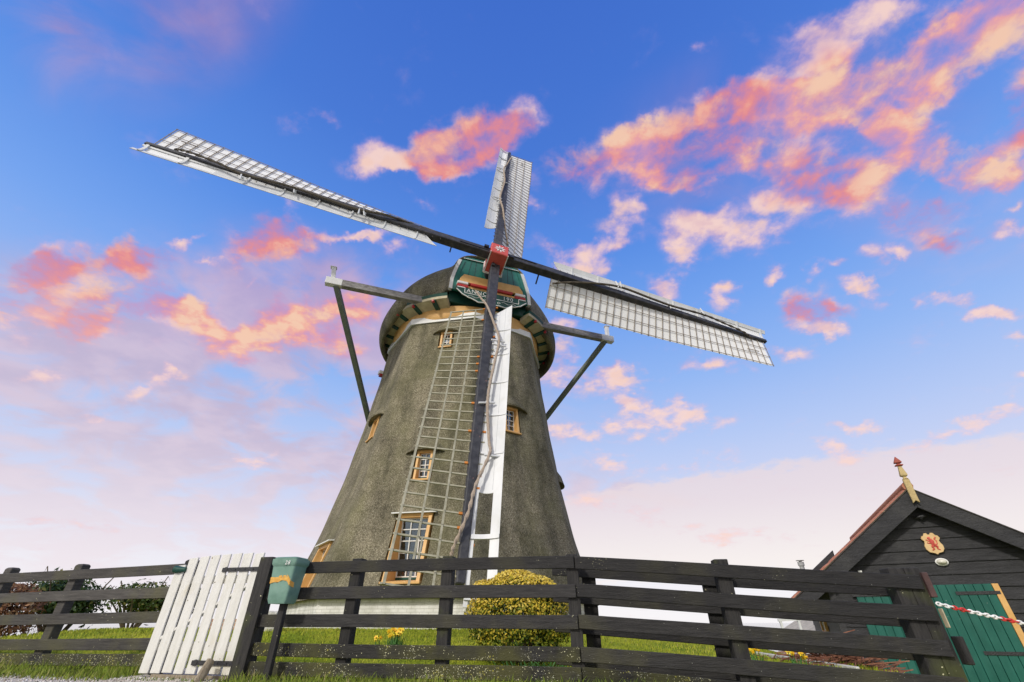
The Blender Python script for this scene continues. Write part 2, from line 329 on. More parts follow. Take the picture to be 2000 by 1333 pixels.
POST = mat('black_post_wood', (.016,.015,.015), (.036,.034,.032), scale=8, rough=.75, bump=.5, bscale=40, stretch=(5,5,.5), spec=.35,
            spots=[(YLW, 60, .4, (2,.55,.01,.35))], stain=((.07,.08,.02), 2.0, .52, .8), objvar=.25)
WHITE = mat('white_paint', (.76,.76,.74), (.66,.66,.63), scale=5, rough=.5, bump=.15, bscale=30, lo=.3, hi=.75)
WHITE_WORN = mat('worn_white_paint', (.74,.735,.70), (.60,.585,.53), scale=4, rough=.6, bump=.4, bscale=26, stretch=(4,4,.7), lo=.3, hi=.85,
            spots=[((.20,.16,.10), 26, .28, (3,.52,.0,.25))], stain=((.55,.50,.36), 2.5, .56, .7))
SAILWHITE = mat('white_sail_board', (.72,.725,.72), (.62,.63,.63), scale=3, rough=.45, bump=.2, bscale=22, stretch=(1,1,.3), stain=((.54,.54,.49), 1.9, .5, .5))
STOCK = mat('tarred_stock', (.022,.022,.026), (.055,.055,.060), scale=6, rough=.55, bump=.45, bscale=24, spec=.45, spots=[((.16,.10,.09), 14, .35, (1.5,.5,.02,.3))], stain=((.12,.11,.11), 2.4, .56, .6))
LATT = mat('weathered_lattice', (.28,.265,.185), (.42,.40,.30), scale=7, rough=.75, bump=.3)
LATT_D = mat('dark_lattice', (.21,.175,.14), (.33,.28,.23), scale=7, rough=.75, bump=.3)
ORANGE = mat('orange_primer', (.62,.22,.04), (.5,.17,.03), scale=9)
ROPE = mat('old_rope', (.30,.235,.18), (.45,.37,.29), scale=40, rough=.9, bump=.6, bscale=60)
ROPE_D = mat('dark_rope', (.07,.06,.05), (.14,.12,.09), scale=40, rough=.9, bump=.6, bscale=60)
RED = mat('red_paint', (.46,.035,.03), (.36,.03,.028), scale=4, rough=.4, bump=.1)
CORAL = mat('poll_red_paint', (.62,.105,.08), (.5,.08,.06), scale=4, rough=.45, bump=.15)
GREEN = mat('green_paint', (.012,.125,.095), (.02,.175,.135), scale=2.5, rough=.35, bump=.12, spec=.5)
GREEN_D = mat('dark_green_paint', (.008,.05,.036), (.014,.075,.054), scale=3, rough=.4, bump=.1)
DOORG = mat('green_door_paint', (.008,.085,.064), (.014,.12,.092), scale=4, rough=.45, bump=.25, stretch=(1,1,.2), spots=[((.5,.55,.5), 30, .18, (3,.55,0,.25))], stain=((.03,.15,.115), 2.2, .5, .5))
OCHRE = mat('ochre_paint', (.72,.43,.16), (.62,.35,.115), scale=4, rough=.5, bump=.15, spots=[((.2,.1,.04), 9, .12, (2,.5,0,.4))])
CREAM = mat('cream_paint', (.55,.49,.33), (.42,.36,.24), scale=5, rough=.6, bump=.2)
FINIAL = mat('weathered_yellow_wood', (.55,.42,.20), (.42,.32,.15), scale=12, rough=.75, bump=.4)
BLACKW = mat('tarred_weatherboard', (.015,.015,.017), (.034,.034,.038), scale=6, rough=.6, bump=.6, bscale=30, stretch=(.6,.6,5), spec=.4, spots=[((.5,.5,.46), 22, .22, (2.2,.55,0,.4))], stain=((.055,.054,.054), 1.8, .5, .55))
IRON = mat('black_iron', (.014,.014,.016), (.03,.03,.034), scale=20, rough=.5, bump=.3, spec=.5)
STEEL = mat('zinc_metal', (.30,.31,.32), (.42,.43,.44), scale=12, rough=.45, bump=.1)
BRICKW = None
STONE = mat('pale_stone', (.42,.41,.38), (.62,.61,.57), scale=14, rough=.85, bump=.6, spots=[((.13,.13,.12), 40, .5, (3,.45,.05,.6))])
LOG = mat('split_log', (.20,.16,.11), (.34,.29,.21), scale=9, rough=.85, bump=.7, stretch=(4,4,.6))
TILE = mat('red_roof_tile', (.36,.13,.07), (.50,.22,.13), scale=9, rough=.75, bump=.4)
BIN = mat('faded_green_plastic', (.13,.25,.195), (.20,.33,.27), scale=4, rough=.5, bump=.15, stain=((.05,.12,.09), 3, .55, .7))
RIBBON = mat('orange_ribbon', (.58,.29,.05), (.72,.42,.09), scale=14, rough=.6, bump=.4)
WHITEP = mat('white_plastic', (.82,.82,.80), (.78,.78,.76), rough=.35, bump=0)
REDP = mat('red_plastic', (.62,.05,.04), (.55,.04,.035), rough=.35, bump=0)
LAMPG = mat('frosted_lamp_glass', (.70,.68,.58), (.62,.60,.50), rough=.25, bump=.05, spec=.6)
BARK = mat('twig_bark', (.10,.075,.055), (.18,.14,.10), scale=20, rough=.9, bump=.5)

def thatch_mat():
    m = bpy.data.materials.new('reed_thatch'); m.use_nodes = True; t = m.node_tree; n = t.nodes; l = t.links
    p = n['Principled BSDF']; p.inputs['Roughness'].default_value = .95; p.inputs['Specular IOR Level'].default_value = .15
    tcn = n.new('ShaderNodeTexCoord'); O = tcn.outputs['Object']
    def nz(scale, det, st=(1,1,1), ro=.6):
        mp = n.new('ShaderNodeMapping'); mp.inputs['Scale'].default_value = st; l.new(O, mp.inputs[0])
        x = n.new('ShaderNodeTexNoise'); x.inputs['Scale'].default_value = scale; x.inputs['Detail'].default_value = det; x.inputs['Roughness'].default_value = ro
        l.new(mp.outputs[0], x.inputs['Vector']); return x.outputs[0]
    def ramp(f, st):
        cr = n.new('ShaderNodeValToRGB')
        while len(cr.color_ramp.elements) < len(st): cr.color_ramp.elements.new(.5)
        for e, (q, c) in zip(cr.color_ramp.elements, st): e.position = q; e.color = (*c, 1)
        l.new(f, cr.inputs[0]); return cr.outputs[0]
    def mix(f, a, b, mode='MIX'):
        x = n.new('ShaderNodeMix'); x.data_type = 'RGBA'; x.blend_type = mode
        for s_, v in ((x.inputs[0], f), (x.inputs[6], a), (x.inputs[7], b)):
            if isinstance(v, (int, float)): s_.default_value = v
            elif isinstance(v, tuple): s_.default_value = (*v, 1)
            else: l.new(v, s_)
        return x.outputs[2]
    fine = nz(46, 4, (1,1,.6), .75)
    col = ramp(fine, [(.31, (.050,.044,.028)), (.45, (.158,.140,.097)), (.56, (.29,.262,.19)), (.69, (.54,.50,.385))])
    patch = nz(.9, 6, (1,1,.6))
    pm = ramp(patch, [(.42, (0,0,0)), (.62, (1,1,1))])
    col = mix(mixf(n, l, pm, .45), col, (.15,.15,.07))                # algae on the reed
    streak = nz(2.2, 5, (1,1,.25))
    sm = ramp(streak, [(.36, (.62,.62,.60)), (.62, (1.18,1.16,1.12))])
    col = mix(1.0, col, sm, 'MULTIPLY')
    # courses of reed: faint level bands, broken by noise
    sx = n.new('ShaderNodeSeparateXYZ'); l.new(O, sx.inputs[0])
    ma = n.new('ShaderNodeMath'); ma.operation = 'MULTIPLY_ADD'; l.new(nz(1.6, 5), ma.inputs[0]); ma.inputs[1].default_value = .9; l.new(sx.outputs[2], ma.inputs[2])
    mb_ = n.new('ShaderNodeMath'); mb_.operation = 'MULTIPLY'; l.new(ma.outputs[0], mb_.inputs[0]); mb_.inputs[1].default_value = 1.9
    mc = n.new('ShaderNodeMath'); mc.operation = 'FRACT'; l.new(mb_.outputs[0], mc.inputs[0])
    cm = ramp(mc.outputs[0], [(0, (.84,.84,.83)), (.12, (1.03,1.03,1.03)), (.8, (1.0,1.0,1.0)), (1, (.88,.88,.87))])
    col = mix(1.0, col, cm, 'MULTIPLY')
    l.new(col, p.inputs['Base Color'])
    b = n.new('ShaderNodeBump'); b.inputs['Strength'].default_value = .9; b.inputs['Distance'].default_value = .03
    l.new(fine, b.inputs['Height']); 
    b2 = n.new('ShaderNodeBump'); b2.inputs['Strength'].default_value = .5; b2.inputs['Distance'].default_value = .12
    l.new(nz(3.2, 4), b2.inputs['Height']); l.new(b2.outputs[0], b.inputs['Normal'])
    l.new(b.outputs[0], p.inputs['Normal']); return m
def mixf(n, l, a, k):
    x = n.new('ShaderNodeMath'); x.operation = 'MULTIPLY'; l.new(a, x.inputs[0]); x.inputs[1].default_value = k; return x.outputs[0]
THATCH = thatch_mat()

def brick_mat(name, c1, c2, mortar, scale, bump=.5):
    m = bpy.data.materials.new(name); m.use_nodes = True; t = m.node_tree; n = t.nodes; l = t.links
    p = n['Principled BSDF']; p.inputs['Roughness'].default_value = .8
    a = n.new('ShaderNodeAttribute'); a.attribute_name = 'bw'; 
    b = n.new('ShaderNodeTexBrick'); b.inputs['Scale'].default_value = 1; b.inputs['Brick Width'].default_value = .22; b.inputs['Row Height'].default_value = .065
    b.inputs['Mortar Size'].default_value = .007; b.inputs['Color1'].default_value = (*c1,1); b.inputs['Color2'].default_value = (*c2,1); b.inputs['Mortar'].default_value = (*mortar,1)
    l.new(a.outputs['Vector'], b.inputs['Vector'])
    tcn = n.new('ShaderNodeTexCoord'); nz = n.new('ShaderNodeTexNoise'); nz.inputs['Scale'].default_value = 3; nz.inputs['Detail'].default_value = 7; l.new(tcn.outputs['Object'], nz.inputs['Vector'])
    cr = n.new('ShaderNodeValToRGB'); cr.color_ramp.elements[0].position = .35; cr.color_ramp.elements[1].position = .6
    cr.color_ramp.elements[0].color = (.72,.72,.68,1); cr.color_ramp.elements[1].color = (1,1,1,1); l.new(nz.outputs[0], cr.inputs[0])
    x = n.new('ShaderNodeMix'); x.data_type = 'RGBA'; x.blend_type = 'MULTIPLY'; x.inputs[0].default_value = 1
    l.new(b.outputs[0], x.inputs[6]); l.new(cr.outputs[0], x.inputs[7]); l.new(x.outputs[2], p.inputs['Base Color'])
    bp = n.new('ShaderNodeBump'); bp.inputs['Strength'].default_value = bump; bp.inputs['Distance'].default_value = .01; bp.invert = True
    l.new(b.outputs['Fac'], bp.inputs['Height']); l.new(bp.outputs[0], p.inputs['Normal']); return m
BRICKW = brick_mat('whitewashed_brick', (.80,.79,.76), (.74,.73,.70), (.62,.61,.58), 1)

def glass_mat():
    m = bpy.data.materials.new('window_glass'); m.use_nodes = True; t = m.node_tree; n = t.nodes; l = t.links
    n.remove(n['Principled BSDF'])
    tr = n.new('ShaderNodeBsdfTransparent'); tr.inputs[0].default_value = (.75,.80,.84,1)
    g = n.new('ShaderNodeBsdfGlossy'); g.inputs[0].default_value = (.55,.64,.72,1); g.inputs['Roughness'].default_value = .03
    lw = n.new('ShaderNodeLayerWeight'); lw.inputs[0].default_value = .35
    mr = n.new('ShaderNodeMapRange'); l.new(lw.outputs['Fresnel'], mr.inputs[0]); mr.inputs[3].default_value = .12; mr.inputs[4].default_value = .55
    mx = n.new('ShaderNodeMixShader'); l.new(mr.outputs[0], mx.inputs[0]); l.new(tr.outputs[0], mx.inputs[1]); l.new(g.outputs[0], mx.inputs[2])
    l.new(mx.outputs[0], n['Material Output'].inputs[0]); return m
GLASS = glass_mat()
def sky_fill_mat():  # white sheet colour, stands for glaring sky between the sail bars
    m = bpy.data.materials.new('white_sky_fill'); m.use_nodes = True; t = m.node_tree; n = t.nodes; l = t.links
    p = n['Principled BSDF']; p.inputs['Base Color'].default_value = (.93,.93,.92,1); p.inputs['Roughness'].default_value = .8
    tr = n.new('ShaderNodeBsdfTranslucent'); tr.inputs[0].default_value = (.97,.97,.97,1)
    mx = n.new('ShaderNodeMixShader'); mx.inputs[0].default_value = .12
    l.new(p.outputs[0], mx.inputs[1]); l.new(tr.outputs[0], mx.inputs[2]); l.new(mx.outputs[0], n['Material Output'].inputs[0]); return m
SKY_FILL = sky_fill_mat()

# ------------------------------------------------------------------ ground
AX = Vector((-1.95, 16.02, 0))                                    # the mill's vertical axis
def sst(x, a, b):
    t = min(1, max(0, (x-a)/(b-a))); return t*t*(3-2*t)
def gz(x, y):
    z = .12
    d = math.hypot(x-AX.x, y-AX.y); lf = sst(-x, 2, 6)*sst(y, 7.0, 9.5)
    z += .40*(1-sst(d, 5.5+2.6*lf, 9.6+3.4*lf))
    z -= 1.05*sst(x - .12*max(0, y-8), 5.0, 6.4)*sst(y, 2.0, 5.5) + .14*sst(x, 1.0, 3.5)*(1-sst(y, 5.5, 8))
    z -= .30*sst(-x, 8.5, 13)*sst(y, 8, 11)
    z -= 2.9*sst(math.hypot(x, y-11), 13.5, 26)
    return z
def ground_mat():
    m = bpy.data.materials.new('lawn_ground'); m.use_nodes = True; t = m.node_tree; n = t.nodes; l = t.links
    p = n['Principled BSDF']; p.inputs['Roughness'].default_value = .9; p.inputs['Specular IOR Level'].default_value = .15
    tcn = n.new('ShaderNodeTexCoord')
    def nz(s, d):
        x = n.new('ShaderNodeTexNoise'); x.inputs['Scale'].default_value = s; x.inputs['Detail'].default_value = d; l.new(tcn.outputs['Object'], x.inputs['Vector']); return x.outputs[0]
    a = n.new('ShaderNodeValToRGB'); a.color_ramp.elements[0].position = .35; a.color_ramp.elements[1].position = .68
    a.color_ramp.elements[0].color = (.24,.32,.018,1); a.color_ramp.elements[1].color = (.50,.50,.045,1); l.new(nz(1.2, 8), a.inputs[0])
    b = n.new('ShaderNodeValToRGB'); b.color_ramp.elements[0].position = .35; b.color_ramp.elements[1].position = .7
    b.color_ramp.elements[0].color = (.45,.5,.4,1); b.color_ramp.elements[1].color = (1.15,1.1,1,1); l.new(nz(24, 6), b.inputs[0])
    x = n.new('ShaderNodeMix'); x.data_type = 'RGBA'; x.blend_type = 'MULTIPLY'; x.inputs[0].default_value = 1
    l.new(a.outputs[0], x.inputs[6]); l.new(b.outputs[0], x.inputs[7]); l.new(x.outputs[2], p.inputs['Base Color'])
    bp = n.new('ShaderNodeBump'); bp.inputs['Strength'].default_value = .8; bp.inputs['Distance'].default_value = .05
    l.new(nz(40, 4), bp.inputs['Height']); l.new(bp.outputs[0], p.inputs['Normal']); return m
def sheet(name, xs, ys, fz, m):
    V = [(x, y, fz(x, y)) for y in ys for x in xs]; W = len(xs); Fc = []
    for j in range(len(ys)-1):
        for i in range(W-1): Fc += [j*W+i, j*W+i+1, (j+1)*W+i+1, (j+1)*W+i]
    o = raw_mesh(name, V, Fc, 4, m)
    for pl in o.data.polygons: pl.use_smooth = True
    return o
def spread(lo, hi, c, n, far):
    mid = list(np.linspace(lo, hi, n)); k = 14
    out = [hi + (far-hi)*(i/k)**3 for i in range(1, k+1)]; neg = [lo - (far+lo)*(i/k)**3 for i in range(k, 0, -1)]
    return neg + mid + out
tag(sheet('ground', spread(-26, 26, 0, 150, 5000), spread(-6, 44, 0, 150, 5000), gz, ground_mat()), kind='structure')
ADDED_WATER = mat('added_still_water', (.10,.12,.13), (.12,.14,.15), scale=.5, rough=.08, bump=.04, bscale=3, spec=.9)  # added water, mirrors the pale sky to whiten the view below the horizon
def wz(x, y): return -1.75
tag(sheet('added_water', spread(-60, 60, 0, 12, 6000), spread(-60, 60, 0, 12, 6000), wz, ADDED_WATER), kind='structure')
GRAV = mat('gravel_ground', (.42,.375,.30), (.70,.64,.54), scale=45, detail=4, rough=.9, bump=.9, bscale=60, bdist=.02, spots=[((.16,.14,.11), 60, .4, (4,.5,.05,.4)), ((.75,.73,.7), 50, .4, (4,.5,.1,.4))])
def gedge(x): return (7.3 if -4.25 < x < -3.1 else 5.97-(x+3.1)*.194-.55 if x >= -3.1 else 0) or 6.36 + .05*math.sin(x*1.7) + .04*math.sin(x*4.1+1) - .12*max(0, x+4)*.9 + (-.10*(x+4) if x < -4 else 0)
xs = list(np.linspace(-16, 8, 160)); P = []
Vp = []; Fp = []
for i, x in enumerate(xs):
    for j in range(14):
        y = -4 + (gedge(x)+4)*j/13; Vp.append((x, y, gz(x, y)+.006))
for i in range(len(xs)-1):
    for j in range(13): Fp += [i*14+j, (i+1)*14+j, (i+1)*14+j+1, i*14+j+1]
tag(raw_mesh('gravel_path', Vp, Fp, 4, GRAV), kind='structure')

def blades(name, pts, hmin, hmax, wid, m, lean=.5, tintf=None):
    n = len(pts); pts = np.asarray(pts, float)
    az = rng.uniform(0, 2*np.pi, n); h = rng.uniform(hmin, hmax, n)*(pts[:, 3] if pts.shape[1] > 3 else 1)
    w = wid*rng.uniform(.6, 1.3, n); la = rng.uniform(0, 2*np.pi, n); lm = rng.uniform(.1, lean, n)*h
    bx, by, bz = pts[:, 0], pts[:, 1], pts[:, 2]
    ux, uy = np.cos(az)*w, np.sin(az)*w; lx, ly = np.cos(la)*lm, np.sin(la)*lm
    V = np.empty((n, 5, 3))
    V[:, 0] = np.c_[bx-ux, by-uy, bz-.01]; V[:, 1] = np.c_[bx+ux, by+uy, bz-.01]
    V[:, 2] = np.c_[bx+ux*.7+lx*.35, by+uy*.7+ly*.35, bz+h*.6]; V[:, 3] = np.c_[bx-ux*.7+lx*.35, by-uy*.7+ly*.35, bz+h*.6]
    V[:, 4] = np.c_[bx+lx, by+ly, bz+h*.97]
    base = (np.arange(n)*5)[:, None]
    Fq = np.concatenate([base+np.array([[0,1,2]]), base+np.array([[0,2,3]]), base+np.array([[3,2,4]])], 1).ravel()
    t = rng.uniform(0, 1, n) if tintf is None else tintf(pts, n)
    return raw_mesh(name, V.reshape(-1, 3), Fq, 3, m, np.repeat(t, 5))
GRASS = attr_mat('grass_blades', [(0, (.22,.31,.016)), (.35, (.40,.48,.028)), (.7, (.58,.59,.05)), (.9, (.68,.62,.11)), (1, (.66,.54,.2))], transl=.25, upn=True)
VERGE = attr_mat('verge_grass_blades', [(0, (.16,.24,.022)), (.4, (.29,.38,.04)), (.68, (.36,.39,.07)), (.86, (.52,.44,.19)), (1, (.60,.48,.27))], transl=.25, upn=True)
pts = []
while len(pts) < 46000:
    x = random.uniform(-13, 5.2); y = 5.9 + (random.random()**1.5)*8.0
    if math.hypot(x-AX.x, y-AX.y) < 4.75 or y < 6.0-.0*x: continue
    if x < -4.3 and y < 6.6 + (-x-4.3)*.28: continue
    if -4.3 < x < -2.9 and y < 7.0: continue
    pts.append((x, y, gz(x, y)))
def lawn_t(p, n):
    b = .42 + .22*np.sin(p[:,0]*1.3+p[:,1]*.7)*np.sin(p[:,1]*1.9-p[:,0]*.4)
    return np.clip(b + rng.normal(0, .2, n), 0, 1)
tag(blades('lawn_grass', pts, .022, .055, .006, GRASS, .7, lawn_t), kind='stuff')
pts = []
while len(pts) < 17000:                                            # rough verge along the fence foot and path
    x = random.uniform(-12, 4.6); e = gedge(x)
    if x < -4.35:
        fy = 6.4 + (-x-4.3)*.29; y = random.uniform(fy-.62, fy+.12); k = .6 + .8*sst(y, fy-.7, fy-.1)*random.random()
        if y < fy-.45 and random.random() < .5: continue
    elif x < -2.9:
        y = random.uniform(6.0, 6.2) - .25*(x+4.3) ; k = .3
        if random.random() < .9: continue
    else:
        fy = 5.97 - (x+3.1)*.194; y = random.uniform(fy-.85, fy-.02); k = .55 + .45*random.random()
    pts.append((x, y, gz(x, y), k))
def verge_t(p, n):
    b = .35 + .25*np.sin(p[:,0]*2.1)*np.sin(p[:,1]*3.3+1)
    return np.clip(b + rng.normal(0, .24, n), 0, 1)
tag(blades('verge_grass', pts, .045, .14, .005, VERGE, .8, verge_t), kind='stuff')
# loose pebbles on the gravel
PEB = attr_mat('pebbles', [(0, (.22,.19,.15)), (.4, (.45,.41,.35)), (.8, (.68,.65,.6)), (1, (.8,.78,.74))], transl=0)
V = []; Fq = []; T = []
for i in range(5200):
    x = random.uniform(-9, -2.2); y = random.uniform(4.3, gedge(x)+.05); s_ = random.uniform(.006, .017); z = gz(x, y)+.008
    o = len(V); a = random.uniform(0, 3)
    for dx_, dy_, dz_ in ((1,0,0),(0,1,0),(-1,0,0),(0,-1,0),(0,0,.8),(0,0,-.6)):
        c_, s2 = math.cos(a), math.sin(a); q = random.uniform(.8, 1.25)
        V.append((x+s_*q*(dx_*c_-dy_*s2), y+s_*q*(dx_*s2+dy_*c_), z+s_*q*dz_))
    for f in ((0,1,4),(1,2,4),(2,3,4),(3,0,4),(1,0,5),(2,1,5),(3,2,5),(0,3,5)): Fq += [o+k for k in f]
    T += [random.random()]*6
tag(raw_mesh('pebbles', V, Fq, 3, PEB, T), kind='stuff')

# ------------------------------------------------------------------ windmill
mill = thing('windmill', (AX.x, AX.y, gz(AX.x, AX.y)), 'thatched octagonal windmill with four white lattice sails and green fronted cap', 'windmill')
ZP = [(1.12,4.93),(1.3,4.86),(1.6,4.74),(2.4,4.45),(4,4.05),(5.8,3.70),(7.2,3.48),(8.5,3.30),(9.95,3.14)]
_zs = np.array([p[0] for p in ZP]); _rs = np.array([p[1] for p in ZP]); _poly = np.polyfit(_zs, _rs, 4)
def RZ(z): return float(np.polyval(_poly, z))
FAC = [R(-101+45*k) for k in range(8)]; CO = math.cos(R(22.5))
def octr(phi, ap, p=95):
    s_ = 0
    for f in FAC:
        c_ = math.cos(phi-f)
        if c_ > 0: s_ += c_**p
    return ap*s_**(-1/p)
def tower_mesh():
    m = MB(); nA_, nZ = 144, 70; o = 0
    for j in range(nZ+1):
        z = 1.12 + (9.97-1.12)*j/nZ; ap = RZ(z)*CO
        for i in range(nA_):
            ph = 2*math.pi*i/nA_; r = octr(ph, ap) + .018*math.sin(ph*9+z*1.3)*math.sin(z*2.1+ph*3)
            m.v.append(Vector((AX.x+r*math.cos(ph), AX.y+r*math.sin(ph), z)))
    for j in range(nZ):
        for i in range(nA_): m.f.append((j*nA_+i, j*nA_+(i+1) % nA_, (j+1)*nA_+(i+1) % nA_, (j+1)*nA_+i))
    m.f.append(tuple(reversed(range(nA_)))); m.f.append(tuple(nZ*nA_+i for i in range(nA_)))
    return m
tower = tower_mesh().build('thatched_tower', THATCH, mill, smooth=True)
def facet(phi):
    n_ = Vector((math.cos(R(phi)), math.sin(R(phi)), 0)); return n_, Vector((-n_.y, n_.x, 0))
WINS = [  # facet azimuth, lateral centre, half width, z0, z1, plane distance, columns, rows, hood
    (-101, .20, .47, 1.45, 3.04, 3.86, 3, 5, False), (-101, .14, .24, 4.00, 4.86, 3.50, 2, 4, True), (-101, .20, .21, 8.74, 9.40, 2.86, 2, 3, True),
    (-56, .06, .27, 5.70, 6.58, 3.20, 2, 4, True), (-146, .32, .28, 5.70, 6.44, 3.22, 2, 4, True), (-146, .10, .62, 1.40, 2.52, 3.98, 3, 4, False)]
cut = MB()
for (phi, lc, hw, z0, z1, dw, nc, nr, hood) in WINS:
    n_, u_ = facet(phi); c0 = AX + n_*(dw+.55) + u_*lc; c0.z = (z0+z1)/2
    cut.box(c0, (hw+.06, .55+.42, (z1-z0)/2+.05), (u_, n_, Vector((0,0,1))))
cutter = cut.build('cutter', THATCH, mill)
bo = tower.modifiers.new('cut', 'BOOLEAN'); bo.operation = 'DIFFERENCE'; bo.object = cutter; bo.solver = 'EXACT'
dg = bpy.context.evaluated_depsgraph_get(); dg.update()
nm = bpy.data.meshes.new_from_object(tower.evaluated_get(dg)); tower.modifiers.clear(); old = tower.data; tower.data = nm
bpy.data.objects.remove(cutter); bpy.data.meshes.remove(old); nm.name = 'thatched_tower'
if len(nm.materials) > 1:
    while len(nm.materials) > 1: nm.materials.pop()
DARKIN = mat('dark_interior', (.02,.02,.022), (.03,.03,.034), rough=.9, bump=0)
for wi, (phi, lc, hw, z0, z1, dw, nc, nr, hood) in enumerate(WINS):
    n_, u_ = facet(phi); Zv = Vector((0,0,1))
    def pt(l, d, z): p = AX + n_*d + u_*(lc+l); p.z = z; return p
    fr = MB(); e = .07 if hw < .4 else .09
    dtop = RZ(z1)*CO; dbot = RZ(z0)*CO
    for s_ in (-1, 1):                                             # cheeks follow the slope of the thatch
        fr.prism([(dw-.06, z0), (dbot+.015, z0), (dtop+.03, z1), (dw-.06, z1)], AX + u_*(lc+s_*hw - (e if s_ > 0 else 0)), n_, Zv, u_, 0, e)
    fr.prism([(dw-.06, z0-.03), (dbot+.07, z0-.05), (dbot+.07, z0-.0), (dw-.06, z0+e*.9)], AX + u_*lc, n_, Zv, u_, -hw-.03, hw+.03)
    fr.prism([(dw-.06, z1-e), (dtop+.03, z1-e), (dtop+.03, z1+.01), (dw-.06, z1+.01)], AX + u_*lc, n_, Zv, u_, -hw-.01, hw+.01)
    wo_ = fr.build('window', OCHRE, mill, bevel=.006)
    g = MB(); a, b = hw-e, 0
    g.box(pt(0, dw-.015, (z0+z1)/2), (hw-e, .003, (z1-z0)/2-e*.9), (u_, n_, Zv)); g.build('pane', GLASS, wo_)
    sash = MB(); za, zb = z0+e*.9, z1-e; gs = .05
    sash.box(pt(0, dw, za+gs/2), (hw-e, .02, gs/2), (u_, n_, Zv))
    sash.build('lower_sash_rail', GREEN_D, wo_)
    mu = MB(); za2 = za+gs
    for i in range(nc+1):
        l = -(hw-e) + 2*(hw-e)*i/nc; l = min(max(l, -(hw-e)+.014), hw-e-.014)
        mu.box(pt(l, dw+.004, (za2+zb)/2), (.013, .016, (zb-za2)/2), (u_, n_, Zv))
    for j in range(nr+1):
        z = za2 + (zb-za2)*j/nr; z = min(max(z, za2+.014), zb-.014)
        mu.box(pt(0, dw+.006, z), (hw-e, .015, .013), (u_, n_, Zv))
    mu.build('glazing_bars', WHITE, wo_)
    bk = MB(); bk.box(pt(0, dw-.34, (z0+z1)/2), (hw+.05, .01, (z1-z0)/2+.04), (u_, n_, Zv)); bk.build('dark_room', DARKIN, wo_)
    if hood:
        h = MB(); W_ = hw*2.5; K = 24
        sec = []
        for i in range(K+1):
            x = -1 + 2*i/K; q = max(0, 1-x*x); zl = z1+.015 - .10*(x*x) ; pr = .20*q**.6
            zt = zl + .05 + .40*q
            d0 = RZ(zl)*CO; d1 = RZ(zt)*CO
            sec.append([pt(x*W_, d0-.10, zl+.012), pt(x*W_, d0+pr, zl-.02*q), pt(x*W_, d0+pr+.01, zl+.04*q), pt(x*W_, (d0+d1)/2+pr*.62, (zl+zt)/2), pt(x*W_, d1-.02, zt), pt(x*W_, d1-.15, zt-.03)])
        o = len(h.v); k = 6
        for s_ in sec: h.v += s_
        for i in range(K):
            for j in range(k): h.f.append((o+i*k+j, o+i*k+(j+1) % k, o+(i+1)*k+(j+1) % k, o+(i+1)*k+j))
        h.f.append(tuple(range(k))); h.f.append(tuple(K*k+j for j in range(k)))
        h.build('thatch_hood', THATCH, wo_, smooth=True)
    else:
        h = MB(); h.prism([(dw, z1+.02), (dtop+.13, z1+.005), (dtop+.13, z1+.035), (dw, z1+.06)], AX+u_*lc, n_, Zv, u_, -hw-.16, hw+.12)
        h.build('lintel_board', WHITE, wo_)
# small shuttered opening at the left edge of the tower, and a hooded one at the right edge
n_, u_ = facet(-146); hb = MB()
p = AX + n_*(RZ(8.95)*CO) + u_*(-1.22); p.z = 8.95
hb.box(p, (.10, .16, .07), (u_, n_, Vector((0,0,1)))); h1 = hb.build('wall_box', WHITE, mill, bevel=.01)
hb = MB(); hb.box(p - Vector((0,0,.11)), (.08, .12, .04), (u_, n_, Vector((0,0,1)))); hb.build('underside', RED, h1)
n_, u_ = facet(-11); hb = MB(); K = 14; sec = []
for i in range(K+1):
    x = -1+2*i/K; q = max(0, 1-x*x); zl = 4.85; d0 = RZ(zl)*CO; pr = .16*q**.7; zt = zl+.06+.5*q; d1 = RZ(zt)*CO
    def pp(d, z): v = AX + n_*d + u_*(.95+x*.6); v.z = z; return v
    sec.append([pp(d0-.1, zl), pp(d0+pr, zl-.02), pp((d0+d1)/2+pr*.7, (zl+zt)/2), pp(d1-.03, zt), pp(d1-.15, zt)])
for s_ in sec: hb.v += s_
for i in range(K):
    for j in range(5): hb.f.append((i*5+j, i*5+(j+1) % 5, (i+1)*5+(j+1) % 5, (i+1)*5+j))
hb.f.append(tuple(range(5))); hb.f.append(tuple(K*5+j for j in range(5))); hb.build('thatch_hood', THATCH, mill, smooth=True)
# brick base (octagonal), with wrapped coordinates for its bond
def ring_oct(z0, z1, r0, r1, name, m, seg=8, n=96, bw=False, inner=.3):
    mb = MB(); pr = [(r0, z0), (r1, z1), (r1-inner, z1), (r0-inner, z0)]
    for r, z in pr:
        for i in range(n):
            ph = 2*math.pi*i/n; q = octr(ph, r*CO, 300); mb.v.append(Vector((AX.x+q*math.cos(ph), AX.y+q*math.sin(ph), z)))
    for j in range(4):
        for i in range(n): mb.f.append((j*n+i, j*n+(i+1) % n, ((j+1) % 4)*n+(i+1) % n, ((j+1) % 4)*n+i))
    return mb.build(name, m, mill)
bb = ring_oct(.1, 1.16, 4.78, 4.74, 'brick_base', BRICKW, inner=.5)
at = bb.data.attributes.new('bw', 'FLOAT_VECTOR', 'POINT')
og = ORG[mill.name]
for i, v in enumerate(bb.data.vertices): at.data[i].vector = (math.atan2(v.co.y, v.co.x)*4.75, v.co.z, 0)
# white plank band with a green fillet under it
ring_oct(9.90, 10.15, RZ(9.84)+.06, RZ(10.0)+.06, 'white_band', WHITE, inner=.12)
